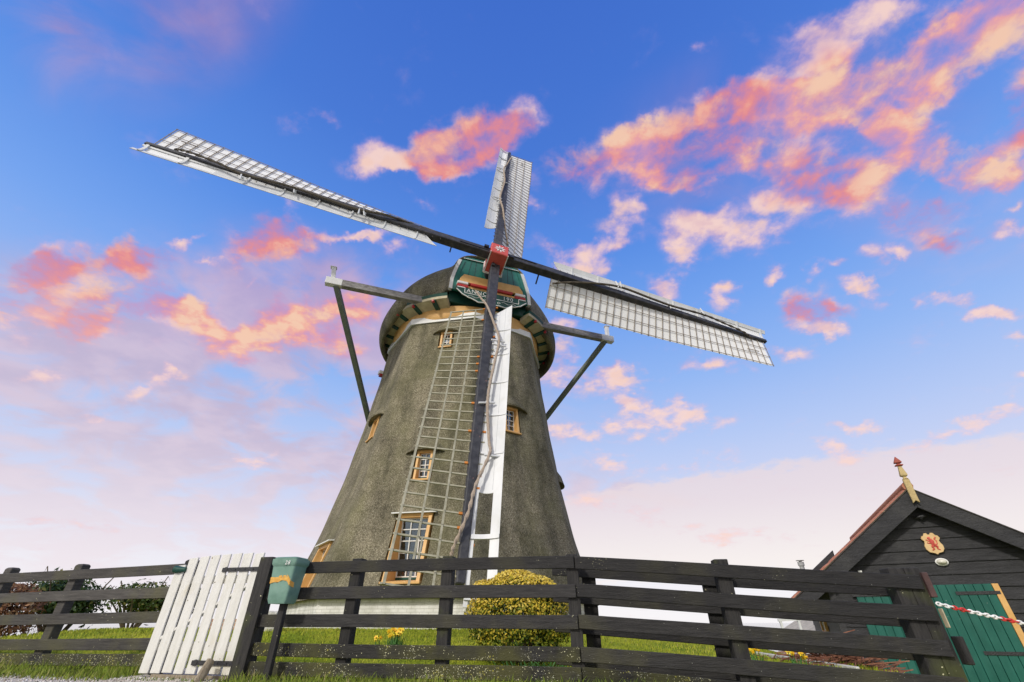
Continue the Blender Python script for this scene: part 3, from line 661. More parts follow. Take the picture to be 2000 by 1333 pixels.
# ochre ring under the cap
mb = MB(); mb.lathe([(2.7, 9.96), (2.98, 10.0), (3.04, 10.12), (3.03, 10.50), (2.7, 10.52)], AX, 72); mb.build('ochre_ring', OCHRE, mill, smooth=True)

YAW = .3434; NH = Vector((math.sin(YAW), -math.cos(YAW), 0)); UH = Vector((math.cos(YAW), math.sin(YAW), 0)); ZV = Vector((0,0,1))
LAT0 = .10                                                         # windshaft line, measured across from the tower axis
def cp(g, l, z): p = AX + NH*g + UH*(l+LAT0); p.z = z; return p
# cap: thatched, boat-shaped in plan, with a raised eave over the front
def cap_sec(g, side=-1):
    w = math.sqrt(max(.02, 3.66**2 - g*g)); ph = math.degrees(math.atan2(w, g))
    if side < 0: ze = float(np.interp(ph, [0, 24, 29, 36, 48, 56, 63, 74, 180], [11.05, 11.0, 10.80, 10.72, 10.70, 10.60, 10.38, 10.06, 9.90]))
    else: ze = float(np.interp(ph, [0, 24, 30, 36, 46, 60, 74, 180], [11.05, 11.0, 10.72, 10.50, 10.32, 10.05, 9.92, 9.88]))
    zr = float(np.interp(g, [-3.66, -3.3, -2.4, -1, .5, 2, 3.15], [10.4, 11.5, 12.7, 13.5, 13.7, 13.45, 12.98]))
    k = sst(g, 1.9, 3.15)                                          # blend into the gable outline
    H_ = [0, .10, .22, .38, .55, .70, .82, .91, .97, 1]; W_ = [.985, 1.02, 1.02, .96, .845, .69, .52, .36, .20, 0]
    GW = [1.60, 1.60, 1.575, 1.51, 1.42, 1.33, 1.18, .92, .5, 0]; GZ = [11.0, 11.22, 11.45, 11.8, 12.2, 12.5, 12.68, 12.84, 12.94, 12.98]
    out = []
    for h, q, gw, gzv in zip(H_, W_, GW, GZ):
        out.append(((1-k)*w*q + k*(gw+.06), (1-k)*(ze+h*(zr-ze)) + k*gzv) if q > 0 else (0, (1-k)*zr + k*gzv))
    return out
gs_ = [3.17, 3.0, 2.8, 2.55, 2.3, 2.0, 1.6, 1.1, .5, 0, -.6, -1.2, -1.8, -2.4, -2.85, -3.2, -3.45, -3.6, -3.65]
secs = [(cap_sec(g, -1), cap_sec(g, 1)) for g in gs_]; mb = MB(); nn = len(secs[0][0]); W2_ = 2*nn-1
for side in range(2):
    for g, (s_, sr_) in zip(gs_, secs):
        row = [(-x, z) for x, z in s_] + [(x, z) for x, z in reversed(sr_[:-1])]
        for (l, z) in row:
            if side:                                               # inner skin
                sh = .20; l2 = l*(1-sh/max(.6, max(abs(q[0]) for q in row))) ; z2 = z - sh*.7*(1-min(1, abs(l)/max(.3, row[0][0]*-1))) if True else z
                g2 = g if g > 3 else g*(1-.07); mb.v.append(cp(g2, l2, z2 + (.10 if abs(abs(l)-s_[0][0]) < 1e-6 else 0)))
            else: mb.v.append(cp(g, l, z))
ng = len(gs_); K = ng*W2_
for i in range(ng-1):
    for j in range(W2_-1):
        a, b, c_, d = i*W2_+j, i*W2_+j+1, (i+1)*W2_+j+1, (i+1)*W2_+j
        mb.f.append((a, b, c_, d)); mb.f.append((K+a, K+d, K+c_, K+b))
    for j in (0, W2_-1): a, d = i*W2_+j, (i+1)*W2_+j; mb.f.append((a, d, K+d, K+a))
for j in range(W2_-1):
    mb.f.append((j, j+1, K+j+1, K+j)); q = (ng-1)*W2_; mb.f.append((q+j, q+j+1, K+q+j+1, K+q+j))
cap = mb.build('thatched_cap', THATCH, mill, smooth=True, ang=60)
ss = cap.modifiers.new('round', 'SUBSURF'); ss.levels = 2; ss.render_levels = 2
# soffit under the cap: dark green floor ring, cream panels, radial beams with red ends; open in front where the name board hangs
SC = AX + UH*LAT0*.5
def arc_ring(prof, name, m, a0=27, n=100):
    mb = MB(); K = len(prof)
    for i in range(n+1):
        a = R(a0 + (360-2*a0)*i/n); d_ = NH*math.cos(a) + UH*math.sin(a)
        for r, z in prof: p = SC + d_*r; p.z = z; mb.v.append(p)
    for i in range(n):
        for j in range(K): mb.f.append((i*K+j, i*K+(j+1) % K, (i+1)*K+(j+1) % K, (i+1)*K+j))
    mb.f.append(tuple(range(K))); mb.f.append(tuple(n*K+j for j in range(K)))
    return mb.build(name, m, mill, smooth=True)
arc_ring([(2.9, 10.66), (3.50, 10.64), (3.54, 10.76), (2.9, 10.78)], 'soffit_ring', GREEN_D)
arc_ring([(3.035, 10.42), (3.50, 10.54), (3.51, 10.64), (3.035, 10.64)], 'cream_panel_ring', CREAM)
for k in range(26):
    a = math.radians(k*360/26+6); d_ = NH*math.cos(a) + UH*math.sin(a)
    if math.cos(a) > math.cos(R(29)): continue
    m_ = MB(); m_.bar(SC + d_*3.0 + ZV*10.41, SC + d_*3.50 + ZV*10.53, .17, .10); rb = m_.build('soffit_beam', GREEN_D, mill, bevel=.008)
    m_ = MB(); m_.box(SC + d_*3.50 + ZV*10.47, (.05, .045, .05), (d_, d_.cross(ZV), ZV)); m_.build('red_beam_end', RED, rb, bevel=.01)
# dark throat behind the name board, closing the front of the cap
mb = MB(); mb.prism([(-1.55, 10.62), (1.55, 10.62), (1.5, 11.3), (-1.5, 11.3)], AX + UH*LAT0, UH, ZV, NH, 2.2, 2.85); mb.build('front_sill_beam', GREEN_D, mill, bevel=.02)
# front gable of green vertical boards
G0 = 3.10
out = [(-1.52,11.0),(-1.50,11.45),(-1.43,11.8),(-1.34,12.15),(-1.24,12.50),(-1.12,12.62),(1.12,12.62),(1.24,12.50),(1.34,12.15),(1.43,11.8),(1.50,11.45),(1.52,11.0)]
mb = MB(); mb.prism(out, AX + UH*LAT0, UH, ZV, NH, G0-.06, G0); gab = mb.build('front_gable', GREEN, mill)
mb = MB()
for l0, l1 in ((-1.05,-.80),(-.72,-.62),(-.36,-.33),(.02,.02),(.42,.40),(.72,.66),(1.04,.84)):
    mb.bar(cp(G0+.002, l0, 11.05), cp(G0+.002, l1, 12.6), .014, .012, NH)
mb.build('plank_seams', IRON, gab)
for s_ in (-1, 1):
    mb = MB(); P0 = [(s_*a, b) for a, b in out[:6]] if s_ > 0 else [(-abs(a), b) for a, b in out[:6]]
    ol = [(s_*abs(a)+s_*.10, b) for a, b in out[:5]]; il = [(s_*abs(a)-s_*.03, b) for a, b in out[:5]]
    mb.prism([(a, b) for a, b in ol] + [(a, b) for a, b in reversed(il)], AX + UH*LAT0, UH, ZV, NH, G0-.10, G0+.06)
    mb.build('white_edge_board', WHITE, gab)
    mb = MB(); ol2 = [(s_*abs(a)-s_*.03, b) for a, b in out[:5]]; il2 = [(s_*abs(a)-s_*.17, b) for a, b in out[:5]]
    mb.prism(ol2 + list(reversed(il2)), AX + UH*LAT0, UH, ZV, NH, G0+.003, G0+.03); mb.build('green_edge_strip', GREEN, gab)
# lapped boards on the roof nose above the gable, white arrises
mb = MB(); mw = MB()
for k in range(4):
    zt = 12.62 + k*.085; gk = G0+.03 - k*.13; hw_ = 1.15 - k*.13
    mb.prism([(-hw_, zt), (hw_, zt), (hw_-.06, zt+.10), (-hw_+.06, zt+.10)], AX + UH*LAT0, UH, ZV, NH, gk-.35, gk)
    mw.bar(cp(gk+.012, -hw_, zt), cp(gk+.012, hw_, zt), .022, .022, NH)
hoodb = mb.build('nose_boards', GREEN, mill); mw.build('white_arris', WHITE, hoodb)
# ochre breast beam with shaped ends, red strip, end blocks
mb = MB(); mb.prism([(-1.27,11.36),(-1.24,11.50),(-1.10,11.72),(1.10,11.72),(1.24,11.50),(1.27,11.36),(1.20,11.34),(-1.20,11.34)], AX + UH*LAT0, UH, ZV, NH, G0+.03, G0+.16)
brb = mb.build('breast_beam', OCHRE, mill, bevel=.012)
mb = MB(); mb.prism([(-.86,11.34),(.86,11.34),(.80,11.22),(-.80,11.22)], AX + UH*LAT0, UH, ZV, NH, G0, G0+.19); mb.build('red_strip', RED, brb, bevel=.015)
mb = MB(); mb.prism([(-1.0,11.22),(1.0,11.22),(1.0,11.0),(-1.0,11.0)], AX + UH*LAT0, UH, ZV, NH, G0-.05, G0+.10); mb.build('lower_beam', OCHRE, brb)
for s_ in (-1, 1):
    mb = MB(); mb.bar(cp(G0+.12, s_*.93, 11.26), cp(G0+.12, s_*1.34, 11.26), .20, .12, ZV); eb = mb.build('beam_end', WHITE, mill, bevel=.02)
    mb = MB(); mb.tube([cp(G0+.12, s_*.93, 11.11), cp(G0+.12, s_*1.34, 11.11)], .10, 12); mb.build('red_band', RED, eb, smooth=True)
# name board: green, scalloped, white rim, lettering
NB = 3.32
def scal(k):
    l = abs(k); base_ = float(np.interp(l, [0, .5, .9, 1.12, 1.36], [10.44, 10.47, 10.56, 10.70, 10.86]))
    return base_ + .05*abs(math.sin(l*5.2+.4))
K = 60; low = [(-1.36+2.72*i/K, scal(-1.36+2.72*i/K)) for i in range(K+1)]
mb = MB(); mb.prism(low + [(1.36, 11.03), (-1.36, 11.03)], AX + UH*LAT0, UH, ZV, NH, NB-.05, NB); nb = mb.build('name_board', GREEN_D, mill)
mb = MB(); mb.tube([cp(NB+.005, a, b) for a, b in low], .022, 6); mb.build('white_rim', WHITE, nb)
mb = MB(); mb.bar(cp(NB+.004, -1.05, 10.79), cp(NB+.004, 1.05, 10.79), .022, .012, NH); mb.build('white_line', WHITE, nb)
for s_ in (-1, 1):
    mb = MB(); mb.bar(cp(NB+.006, s_*1.05, 11.01), cp(NB+.006, s_*1.34, 11.01), .035, .02, NH); mb.bar(cp(NB+.006, s_*1.05, 10.79), cp(NB+.006, s_*1.05, 11.02), .022, .012, NH); mb.build('white_line', WHITE, nb)
    mb = MB(); mb.tube([cp(NB+.004, s_*(.92-.55*t), 10.68+.03*math.sin(t*9)) for t in np.linspace(0, 1, 24)], .010, 5); mb.build('scroll', WHITE, nb)
    mb = MB(); mb.tube([cp(NB+.004, s_*(.26+.07*math.cos(t)*(1-t/9)), 10.63+.06*math.sin(t)*(1-t/9)) for t in np.linspace(0, 6.5, 26)], .010, 5); mb.build('scroll', WHITE, nb)
def text_mesh(name, s, size, O, X, Y, Zd, m, parent, ext=.004, shear=0):
    cu_ = bpy.data.curves.new('t', 'FONT'); cu_.body = s; cu_.size = size; cu_.extrude = ext; cu_.align_x = 'CENTER'; cu_.space_character = 1.25; cu_.shear = shear
    ob = bpy.data.objects.new('t', cu_); COL.objects.link(ob); dg = bpy.context.evaluated_depsgraph_get(); dg.update()
    me = bpy.data.meshes.new_from_object(ob.evaluated_get(dg)); bpy.data.objects.remove(ob)
    mb = MB(); mb.add([Vector(O)+X*v.co.x+Y*v.co.y+Zd*v.co.z for v in me.vertices], [tuple(p.vertices) for p in me.polygons])
    return mb.build(name, m, parent)
text_mesh('lettering', 'ANNO', .235, cp(NB+.004, -.58, 10.835), UH, ZV, NH, WHITE, nb)
text_mesh('lettering', '190', .235, cp(NB+.004, .62, 10.835), UH, ZV, NH, WHITE, nb)

# tail beam through the cap and its braces
SG, SZ = 2.45, 10.68
def stail(l, z=SZ, g=SG): return cp(g, l, z)
mb = MB(); mb.bar(stail(-5.25), stail(5.05), .22, .27, ZV); tb = mb.build('tail_beam', mat('grey_beam', (.17,.16,.155), (.34,.325,.31), scale=5, rough=.7, bump=.4, stretch=(1,1,3)), mill, bevel=.012)
GREYG = mat('grey_green_paint', (.13,.155,.125), (.18,.20,.165), scale=5, rough=.55, bump=.15)
for s_, e in ((-1, 5.25), (1, 5.05)):
    mb = MB(); mb.bar(stail(s_*e), stail(s_*(e+.55)), .23, .28, ZV); mb.bar(stail(s_*(e+.32), SZ+.05), stail(s_*(e+.42), SZ+.72, SG-.12), .15, .13, NH)
    mb.box(stail(s_*(e+.43), SZ+.74, SG-.12), (.11, .09, .02), (UH, NH, ZV)); mb.build('white_end', CREAM if s_ > 5 else WHITE, tb, bevel=.01)
    foot = cp(-8.6, s_*.22, 2.2)
    mb = MB(); mb.bar(stail(s_*(e+.18), SZ-.10), foot, .17, .17, ZV); mb.build('brace', GREYG, tb, bevel=.01)
mb = MB(); mb.bar(cp(-3.0, 0, 11.0), cp(-8.75, 0, 1.6), .26, .30, ZV); mb.build('tail_pole', GREYG, mill, bevel=.01)

# rotor ---------------------------------------------------------------
HUB = Vector((-.545, 12.30, 12.32)); NN = Vector((.3243, -.9071, .2683)).normalized(); ROT = -.13
RU = Vector((.9416, .3367, 0)).normalized(); RV = NN.cross(RU); RV = RV if RV.z > 0 else -RV; RV.normalize()
def arm(k):
    a = ROT + k*math.pi/2; b = a - math.pi/2
    return RU*math.cos(a) + RV*math.sin(a), RU*math.cos(b) + RV*math.sin(b)
def twist(r): return -R(float(np.interp(r, [1.5, 2.2, 4.5, 7, 9.5, 12], [31, 29, 24, 18, 9, 1])))
ARMS = [arm(k) for k in range(4)]
# poll end
A0, W0 = ARMS[0]; B0 = ARMS[1][0]
mb = MB(); mb.box(HUB - NN*.14, (.335, .335, .46), (A0, B0, NN)); poll = mb.build('poll_end', CORAL, mill, bevel=.025)
mb = MB()
for sa in (-1, 1):
    for sb in (-1, 1): mb.bar(HUB + A0*sa*.33 + B0*sb*.33 + NN*-.58, HUB + A0*sa*.33 + B0*sb*.33 + NN*.322, .035, .035, A0)
for d_ in (-.60,):
    for sb in (-1, 1):
        mb.bar(HUB + A0*-.36 + B0*sb*.36 + NN*d_, HUB + A0*.36 + B0*sb*.36 + NN*d_, .05, .06, NN); mb.bar(HUB + A0*sb*.36 + B0*-.36 + NN*d_, HUB + A0*sb*.36 + B0*.36 + NN*d_, .05, .06, NN)
mb.build('white_trim', WHITE, poll)
mb = MB()
for k in range(8):
    a = k*math.pi/4+.2; d1 = A0*math.cos(a)+B0*math.sin(a); d2 = A0*-math.sin(a)+B0*math.cos(a); O_ = HUB + NN*.324
    mb.prism([(.05,0),(.13,.035),(.23,0),(.13,-.035)], O_, d1, d2, NN, 0, .008)
mb.build('star_emblem', WHITE, poll)
mb = MB(); mb.lathe([(.001,0),(.055,.002),(.05,.03),(.02,.045),(.001,.047)], HUB+NN*.324, 12, NN, A0); mb.build('centre_boss', STEEL, poll)
mb = MB(); mb.tube([HUB - NN*.6, HUB - NN*1.6], .27, 16); mb.build('windshaft', IRON, mill, smooth=True)

SOLID_END = 9.75
def make_sail(k, latt_mat, rope_mat, sky_fill, r0, rope_pts, seed, WL=1.40, RT=12.0, TW=0, BN=.1):
    rd = random.Random(seed); a, w = ARMS[k]; off = .0 if k % 2 == 0 else -.32
    def P_(r, s, d):
        t = twist(r)+R(TW); return HUB + a*r + (w*math.cos(t) + NN*math.sin(t))*s + (NN*math.cos(t) - w*math.sin(t))*d + NN*off*max(0, 1-r/12)
    mb = MB(); ns_ = 12
    for i in range(ns_):
        ra, rb = .0 + 12.1*i/ns_, 12.1*(i+1)/ns_
    def sw(r): return float(np.interp(r, [0, 1, 6, 12.1], [.33, .33, .27, .15]))
    prof = []
    rs = [0, .5, 2, 4, 6, 8, 10, RT+(.1 if sky_fill else -.25)]; o = len(mb.v)
    for r in rs:
        q = sw(r)/2; c0 = HUB + a*r + NN*off*max(0, 1-r/12)
        for x, y in ((-1,-1),(1,-1),(1,1),(-1,1)): mb.v.append(c0 + w*x*q + NN*y*q)
    for i in range(len(rs)-1):
        for j in range(4): mb.f.append((o+i*4+j, o+i*4+(j+1) % 4, o+(i+1)*4+(j+1) % 4, o+(i+1)*4+j))
    mb.f.append((0,1,2,3)); mb.f.append(tuple(o+(len(rs)-1)*4+j for j in range(4)))
    sail = mb.build('sail', STOCK, mill, bevel=.02)
    # iron wedges and bolts near the poll end
    mb = MB(); mb.box(HUB + a*.50 + w*.10 + NN*(off+.20), (.09, .06, .05), (a, w, NN)); mb.box(HUB + a*.95 + w*-.06 + NN*(off+.17), (.55, .025, .02), (a, w, NN))
    mb.bar(HUB + a*1.75 - w*.1 + NN*(off-.12), HUB + a*1.75 + w*(.20) + NN*(off-.55), .05, .05, a) if k % 2 == 0 else None
    mb.build('wedge', IRON, sail)
    # lattice
    RL = RT-.08; nb_ = int(round((RL-r0)/.30)); bars = [r0 + (RL-r0)*i/nb_ for i in range(nb_+1)]
    mb = MB(); socks = []
    for i, r in enumerate(bars):
        x0 = -.5*sw(r)-.10+rd.uniform(-.015, .015)
        e_ = rd.uniform(-.008, .008)
        mb.bar(P_(r, x0, .0), P_(r+e_, WL+.05+rd.uniform(-.01, .02), .0), .034 if sky_fill is None else .022, .03 if sky_fill is None else .022, NN)
        if sky_fill is None and rd.random() < .5: mo = MB(); socks.append(mo); mo.bar(P_(r, .5*sw(r)+.01, .0), P_(r, .5*sw(r)+.085, .0), .05, .042, NN)
        if sky_fill is None and rd.random() < .2: mo = MB(); socks.append(mo); mo.bar(P_(r, -.5*sw(r)-.11, .0), P_(r, -.5*sw(r)-.03, .0), .05, .042, NN)
    for s_, ww in ((.36*WL, .042), (.68*WL, .042), (WL, .05)):
        for i in range(len(bars)-1):
            mb.bar(P_(bars[i]-.01, s_, .024 if sky_fill is None else .018), P_(bars[i+1]+.01, s_, .024 if sky_fill is None else .018), ww if sky_fill is None else ww*.55, .02 if sky_fill is None else .012, NN)
    # short repair strips towards the tip
    mb.bar(P_(10.9, .80, .024), P_(11.45, .80, .024), .03, .02, NN)
    lat = mb.build('lattice', latt_mat, sail)
    for mo in socks: mo.build('orange_socket', ORANGE, lat)
    # leading board: cambered, with ribs on its face
    WB = .50; RF = RT+.25
    def Bp(r, q, d=0):
        t = 0; s_ = -.5*sw(r)-.015-WB*q; dd = .02 + (BN-.16)*q + .16*q*q + d
        return HUB + a*r + (w*math.cos(t) + NN*math.sin(t))*s_ + (NN*math.cos(t) - w*math.sin(t))*dd + NN*off*max(0, 1-r/12)
    def start(q): return 2.55 + .45*(1-q)**1.2 + (.35 if k == 3 else -.3)
    def fn(i, j):
        q = j; r = start(q) + (SOLID_END + .06*math.sin(q*math.pi) - start(q))*i
        return Bp(r, q, .009), Bp(r, q, -.009)
    mb = MB(); mb.grid(fn, 40, 8); lb = mb.build('leading_board', SAILWHITE, sail, smooth=True)
    mb = MB()
    for r in [3.05, 4.2, 5.35, 6.5, 7.65, 8.8]:
        if r < start(.3): continue
        mb = MB(); mb.grid(lambda i, j, r=r: (Bp(r+.05*(i-.5), .02+.93*j, .055*(1-.5*j)), Bp(r+.05*(i-.5), .02+.93*j, .0)), 1, 8)
        mb.build('rib', SAILWHITE, lb)
    mb = MB()
    mb.grid(lambda i, j: (Bp(SOLID_END-.05+(RF-SOLID_END)*i, .70+.30*j, .010), Bp(SOLID_END-.05+(RF-SOLID_END)*i, .70+.30*j, -.010)), 14, 3)
    mb.grid(lambda i, j: (Bp(SOLID_END-.05+(RF-.1-SOLID_END)*i, .0+.14*j, .010), Bp(SOLID_END-.05+(RF-.1-SOLID_END)*i, .0+.14*j, -.010)), 14, 1)
    for r in (10.75, RT-.05):
        mb.grid(lambda i, j, r=r: (Bp(r+.09*(i-.5), .0+.97*j, .045), Bp(r+.09*(i-.5), .0+.97*j, .011)), 1, 8)
    mb.build('tip_frame', SAILWHITE, sail)
    for q in (.33, .66):
        mb = MB(); mb.grid(lambda i, j, q=q: (Bp(start(q)+.03+(SOLID_END-.05-start(q))*i, q+.012*(j-.5), .0105), Bp(start(q)+.03+(SOLID_END-.05-start(q))*i, q+.012*(j-.5), .004)), 36, 1); mb.build('seam', STEEL, lb)
    # cleats
    for r, s_ in ((4.9, -.36), (5.1, -.40), (7.3, -.18), (8.9, -.42)):
        mb = MB(); c0 = P_(r, s_, .13); mb.bar(c0 - a*.02 - w*.22, c0 + a*.04*rd.choice((-1, 1, 3)) + w*.20, .045, .05, NN); mb.bar(P_(r, s_, .02), c0, .05, .05, a)
        mb.build('cleat', SAILWHITE, sail, bevel=.008)
    # rope
    q = [Vector((x, y, z)) for x, y, z in rope_pts]; pl = []
    for i in range(len(q)-1):
        p0, p1, p2, p3 = q[max(i-1, 0)], q[i], q[i+1], q[min(i+2, len(q)-1)]
        for t in np.linspace(0, 1, 9)[:-1]:
            pl.append(.5*((2*p1) + (p2-p0)*t + (2*p0-5*p1+4*p2-p3)*t*t + (3*p1-p0-3*p2+p3)*t**3))
    pl.append(q[-1]); mb = MB()
    rr = .038 if sky_fill is None else .045
    mb.tube([P_(p.x, p.y, p.z) for p in pl], [rr*(.55+.45*math.sin(math.pi*min(1, .12+i/len(pl)))) for i in range(len(pl))], 8)
    for ph in (0, math.pi):                                        # second strand laid round the first
        mb.tube([P_(p.x, p.y + rr*.62*math.cos(i*1.1+ph), p.z + rr*.62*math.sin(i*1.1+ph)) for i, p in enumerate(pl)], rr*.5, 6)
    mb.build('rope', rope_mat, sail, smooth=True)
    if sky_fill is not None:  # added white sheets standing for bright sky seen through the open lattice
        mb = MB(); rc = r0 if k != 2 else r0
        mb.grid(lambda i, j: (P_(r0+(RL-.02-r0)*i, .5*.2+(WL-.1+.02)*j, -.030), P_(r0+(RL-.02-r0)*i, .5*.2+(WL-.1+.02)*j, -.036)), 30, 6)
        mb.grid(lambda i, j: (Bp(SOLID_END+(RL-SOLID_END)*i, .05+.85*j, -.020), Bp(SOLID_END+(RL-SOLID_END)*i, .05+.85*j, -.026)), 8, 6)
        mb.build('sky_fill_sheet', SKY_FILL, sail)
    return sail
RB = [(2.0,.55,.12),(2.6,.30,.14),(3.2,.05,.22),(4.2,-.24,.16),(4.9,-.40,.16),(5.8,-.32,.15),(6.9,-.22,.17),(7.6,-.22,.14),(8.5,-.31,.12),(8.9,-.34,.18),(9.7,-.10,.20),(10.4,.02,.24),(11.0,.20,.12),(11.2,.22,.02)]
RO = [(2.3,.42,.06),(3.1,.15,.14),(4.2,-.10,.22),(5.2,-.28,.15),(6.5,-.20,.16),(7.5,-.15,.18),(9,-.25,.15),(9.8,-.1,.2),(10.8,.05,.18),(11.3,.16,.05)]
make_sail(0, LATT_D, ROPE_D, True, 2.22, RO, 1, TW=-5, BN=.14)
make_sail(1, LATT_D, ROPE, True, 1.5, [(2.0,.50,.06)]+RO[1:], 2, TW=2, BN=.10)
make_sail(2, LATT_D, ROPE_D, True, 2.2, RO, 3, TW=7, BN=.0)
make_sail(3, LATT, ROPE, None, 3.05, RB, 4, 1.30, 11.88, BN=.26)
# chain that moors the lowest sail
def chain(name, pts, rad, lk, mats, label, cat, grp=None, run=4):
    t_ = thing(name, tuple(pts[0]), label, cat)
    P0 = [Vector(p) for p in pts]; seg = []; acc = 0
    L_ = [0]
    for i in range(len(P0)-1): L_.append(L_[-1] + (P0[i+1]-P0[i]).length)
    n_l = int(L_[-1]/(lk*.72))
    for i in range(n_l):
        s0 = (i+.5)*L_[-1]/n_l; j = max(q for q in range(len(L_)-1) if L_[q] <= s0); f = (s0-L_[j])/max(1e-6, L_[j+1]-L_[j])
        c_ = P0[j].lerp(P0[j+1], f); d_ = (P0[j+1]-P0[j]).normalized(); s1 = d_.cross(ZV).normalized(); s2 = s1.cross(d_)
        x = s1 if i % 2 else s2; x = (x + (s2 if i % 2 else s1)*.35*math.sin(i*2.3)).normalized(); mb = MB(); lo = []
        for q in range(12):
            th = 2*math.pi*q/12; lo.append(c_ + d_*(lk*.5*math.cos(th)*(1.0)) + x*(lk*.30*math.sin(th)))
        mb.tube(lo, rad, 6, closed=True); mb.build('link', mats[(i//run) % len(mats)], t_, smooth=True)
    return t_
chain('mooring_chain', [(-.98, 8.62, 1.02), (-1.06, 8.60, .85), (-1.22, 8.56, .55)], .008, .06, [IRON], 'short dark iron chain hanging from the foot of the lowest sail', 'chain')

# flower pots on the sill inside the low window
n_, u_ = facet(-101)
for i, (l, c_) in enumerate(((.02, (.62,.07,.05)), (.30, (.75,.30,.22)))):
    base_ = AX + n_*3.72 + u_*l; base_.z = 1.53
    lab = ('terracotta pot with red flowers, left one behind the low mill window', 'terracotta pot with pinkish flowers, right one behind the low mill window')[i]
    t_ = thing('flower_pot', tuple(base_), lab, 'flower pot', 'pots inside the mill window')
    mb = MB(); mb.lathe([(.05,0),(.075,.11),(.085,.11),(.085,.14),(.07,.14),(.065,.12)], base_, 16); mb.build('pot', TILE, t_, smooth=True)
    mb = MB()
    for q in range(26):
        p_ = base_ + Vector((random.gauss(0,.05), random.gauss(0,.04), .2+random.gauss(0,.045))); mb.box(p_, (.02,.02,.012))
    mb.build('flowers', mat('petals', c_, c_, bump=0), t_)

# ------------------------------------------------------------------ fences
TOPS = [0, .262, .53, .80, .965]; BH = .122
def fpost(x, y, ztop, parent, m, w=.075, d=.06, dirv=Vector((1,0,0)), lean=0, cap_=True):
    nrm = Vector((-dirv.y, dirv.x, 0)); z0 = gz(x, y)-.25; mb = MB()
    b = Vector((x, y, z0)); t_ = Vector((x, y, ztop)) + dirv*lean
    vs = []
    for p_, k in ((b, 1), (t_ - ZV*(.02 if cap_ else .006), 1), (t_, .72 if cap_ else .95)):
        for a, c_ in ((-1,-1),(1,-1),(1,1),(-1,1)): vs.append(p_ + dirv*a*w*k + nrm*c_*d*k)
    mb.add(vs, [(3,2,1,0),(8,9,10,11)] + [(i, (i+1) % 4, 4+(i+1) % 4, 4+i) for i in range(4)] + [(4+i, 4+(i+1) % 4, 8+(i+1) % 4, 8+i) for i in range(4)])
    return mb.build('post', m, parent, bevel=.006)
def rails(p0, p1, z0, z1, parent, mats, tops=TOPS, th=.03, off=0, bh=BH):
    """boards from p0 to p1; z0,z1 are the top heights at either end"""
    a = Vector((*p0, 0)); b = Vector((*p1, 0)); d_ = (b-a).normalized(); nrm = Vector((-d_.y, d_.x, 0))
    for i, t_ in enumerate(tops):
        n_seg = 10; mb = MB(); o = 0; ph = random.uniform(0, 9); wob = .004
        A_ = a.copy(); A_.z = z0-t_; B_ = b.copy(); B_.z = z1-t_
        ra = random.uniform(-.006, .006); rb = random.uniform(-.006, .006)
        for q in range(n_seg+1):
            f = q/n_seg; c_ = A_.lerp(B_, f) + ZV*(wob*math.sin(f*5+ph) + ra*(1-f) + rb*f) + nrm*(off + .003*math.sin(f*7+ph*2))
            for y_, z_ in ((-th/2, -bh), (th/2, -bh), (th/2, 0), (-th/2, 0)): mb.v.append(c_ + nrm*y_ + ZV*z_)
        for q in range(n_seg):
            for j in range(4): mb.f.append((q*4+j, q*4+(j+1) % 4, (q+1)*4+(j+1) % 4, (q+1)*4+j))
        mb.f.append((0,1,2,3)); mb.f.append(tuple(n_seg*4+j for j in range(4)))
        mb.build('rail', mats[min(i, len(mats)-1)], parent, bevel=.005)
FG = 'black plank fences along the path'
# left run
GL = Vector((-4.32, 6.45, 0)); LE = Vector((-11.6, 8.45, 0)); dl = (GL-LE).normalized()
fl = thing('plank_fence', (-7.5, 7.3, gz(-7.5, 7.3)), 'weathered grey black plank fence left of the white gate', 'fence', FG)
rails((LE.x, LE.y), (GL.x+.05, GL.y-.01), 1.21, 1.30, fl, [FENCE_GREY, FENCE_GREY, FENCE_GREY, FENCE_GREY, FENCE_LOW])
nl = Vector((-dl.y, dl.x, 0))
for t_, zt in ((-.06, 1.30), (1.90, 1.30), (3.30, 1.29), (5.0, 1.27), (6.6, 1.25)):
    p_ = GL - dl*t_ + nl*.085; fpost(p_.x, p_.y, zt+.055, fl, FENCE_GREY if t_ > .5 else POST, dirv=dl, w=.07)
# middle run
M0 = Vector((-3.02, 5.97, 0)); M1 = Vector((.665, 5.235, 0)); dm = (M1-M0).normalized(); nm_ = Vector((-dm.y, dm.x, 0))
fm = thing('plank_fence', (-1.2, 5.6, gz(-1.2, 5.6)), 'black plank fence with lichen between the white gate and corner post before the mill', 'fence', FG)
rails((M0.x, M0.y), (M1.x-.003, M1.y), 1.262, 1.250, fm, [FENCE, FENCE, FENCE, FENCE_LOW, FENCE_LOW])
for px_, zt in ((1.22, 1.30), (2.33, 1.30)):
    p_ = M0 + dm*px_ + nm_*.085; fpost(p_.x, p_.y, zt-.012, fm, POST, dirv=dm, w=.062, d=.065, cap_=False)
p_ = M0 + dm*.075 + nm_*.02; fpost(p_.x, p_.y, 1.32, fm, POST, dirv=dm, w=.082, d=.09, cap_=False)
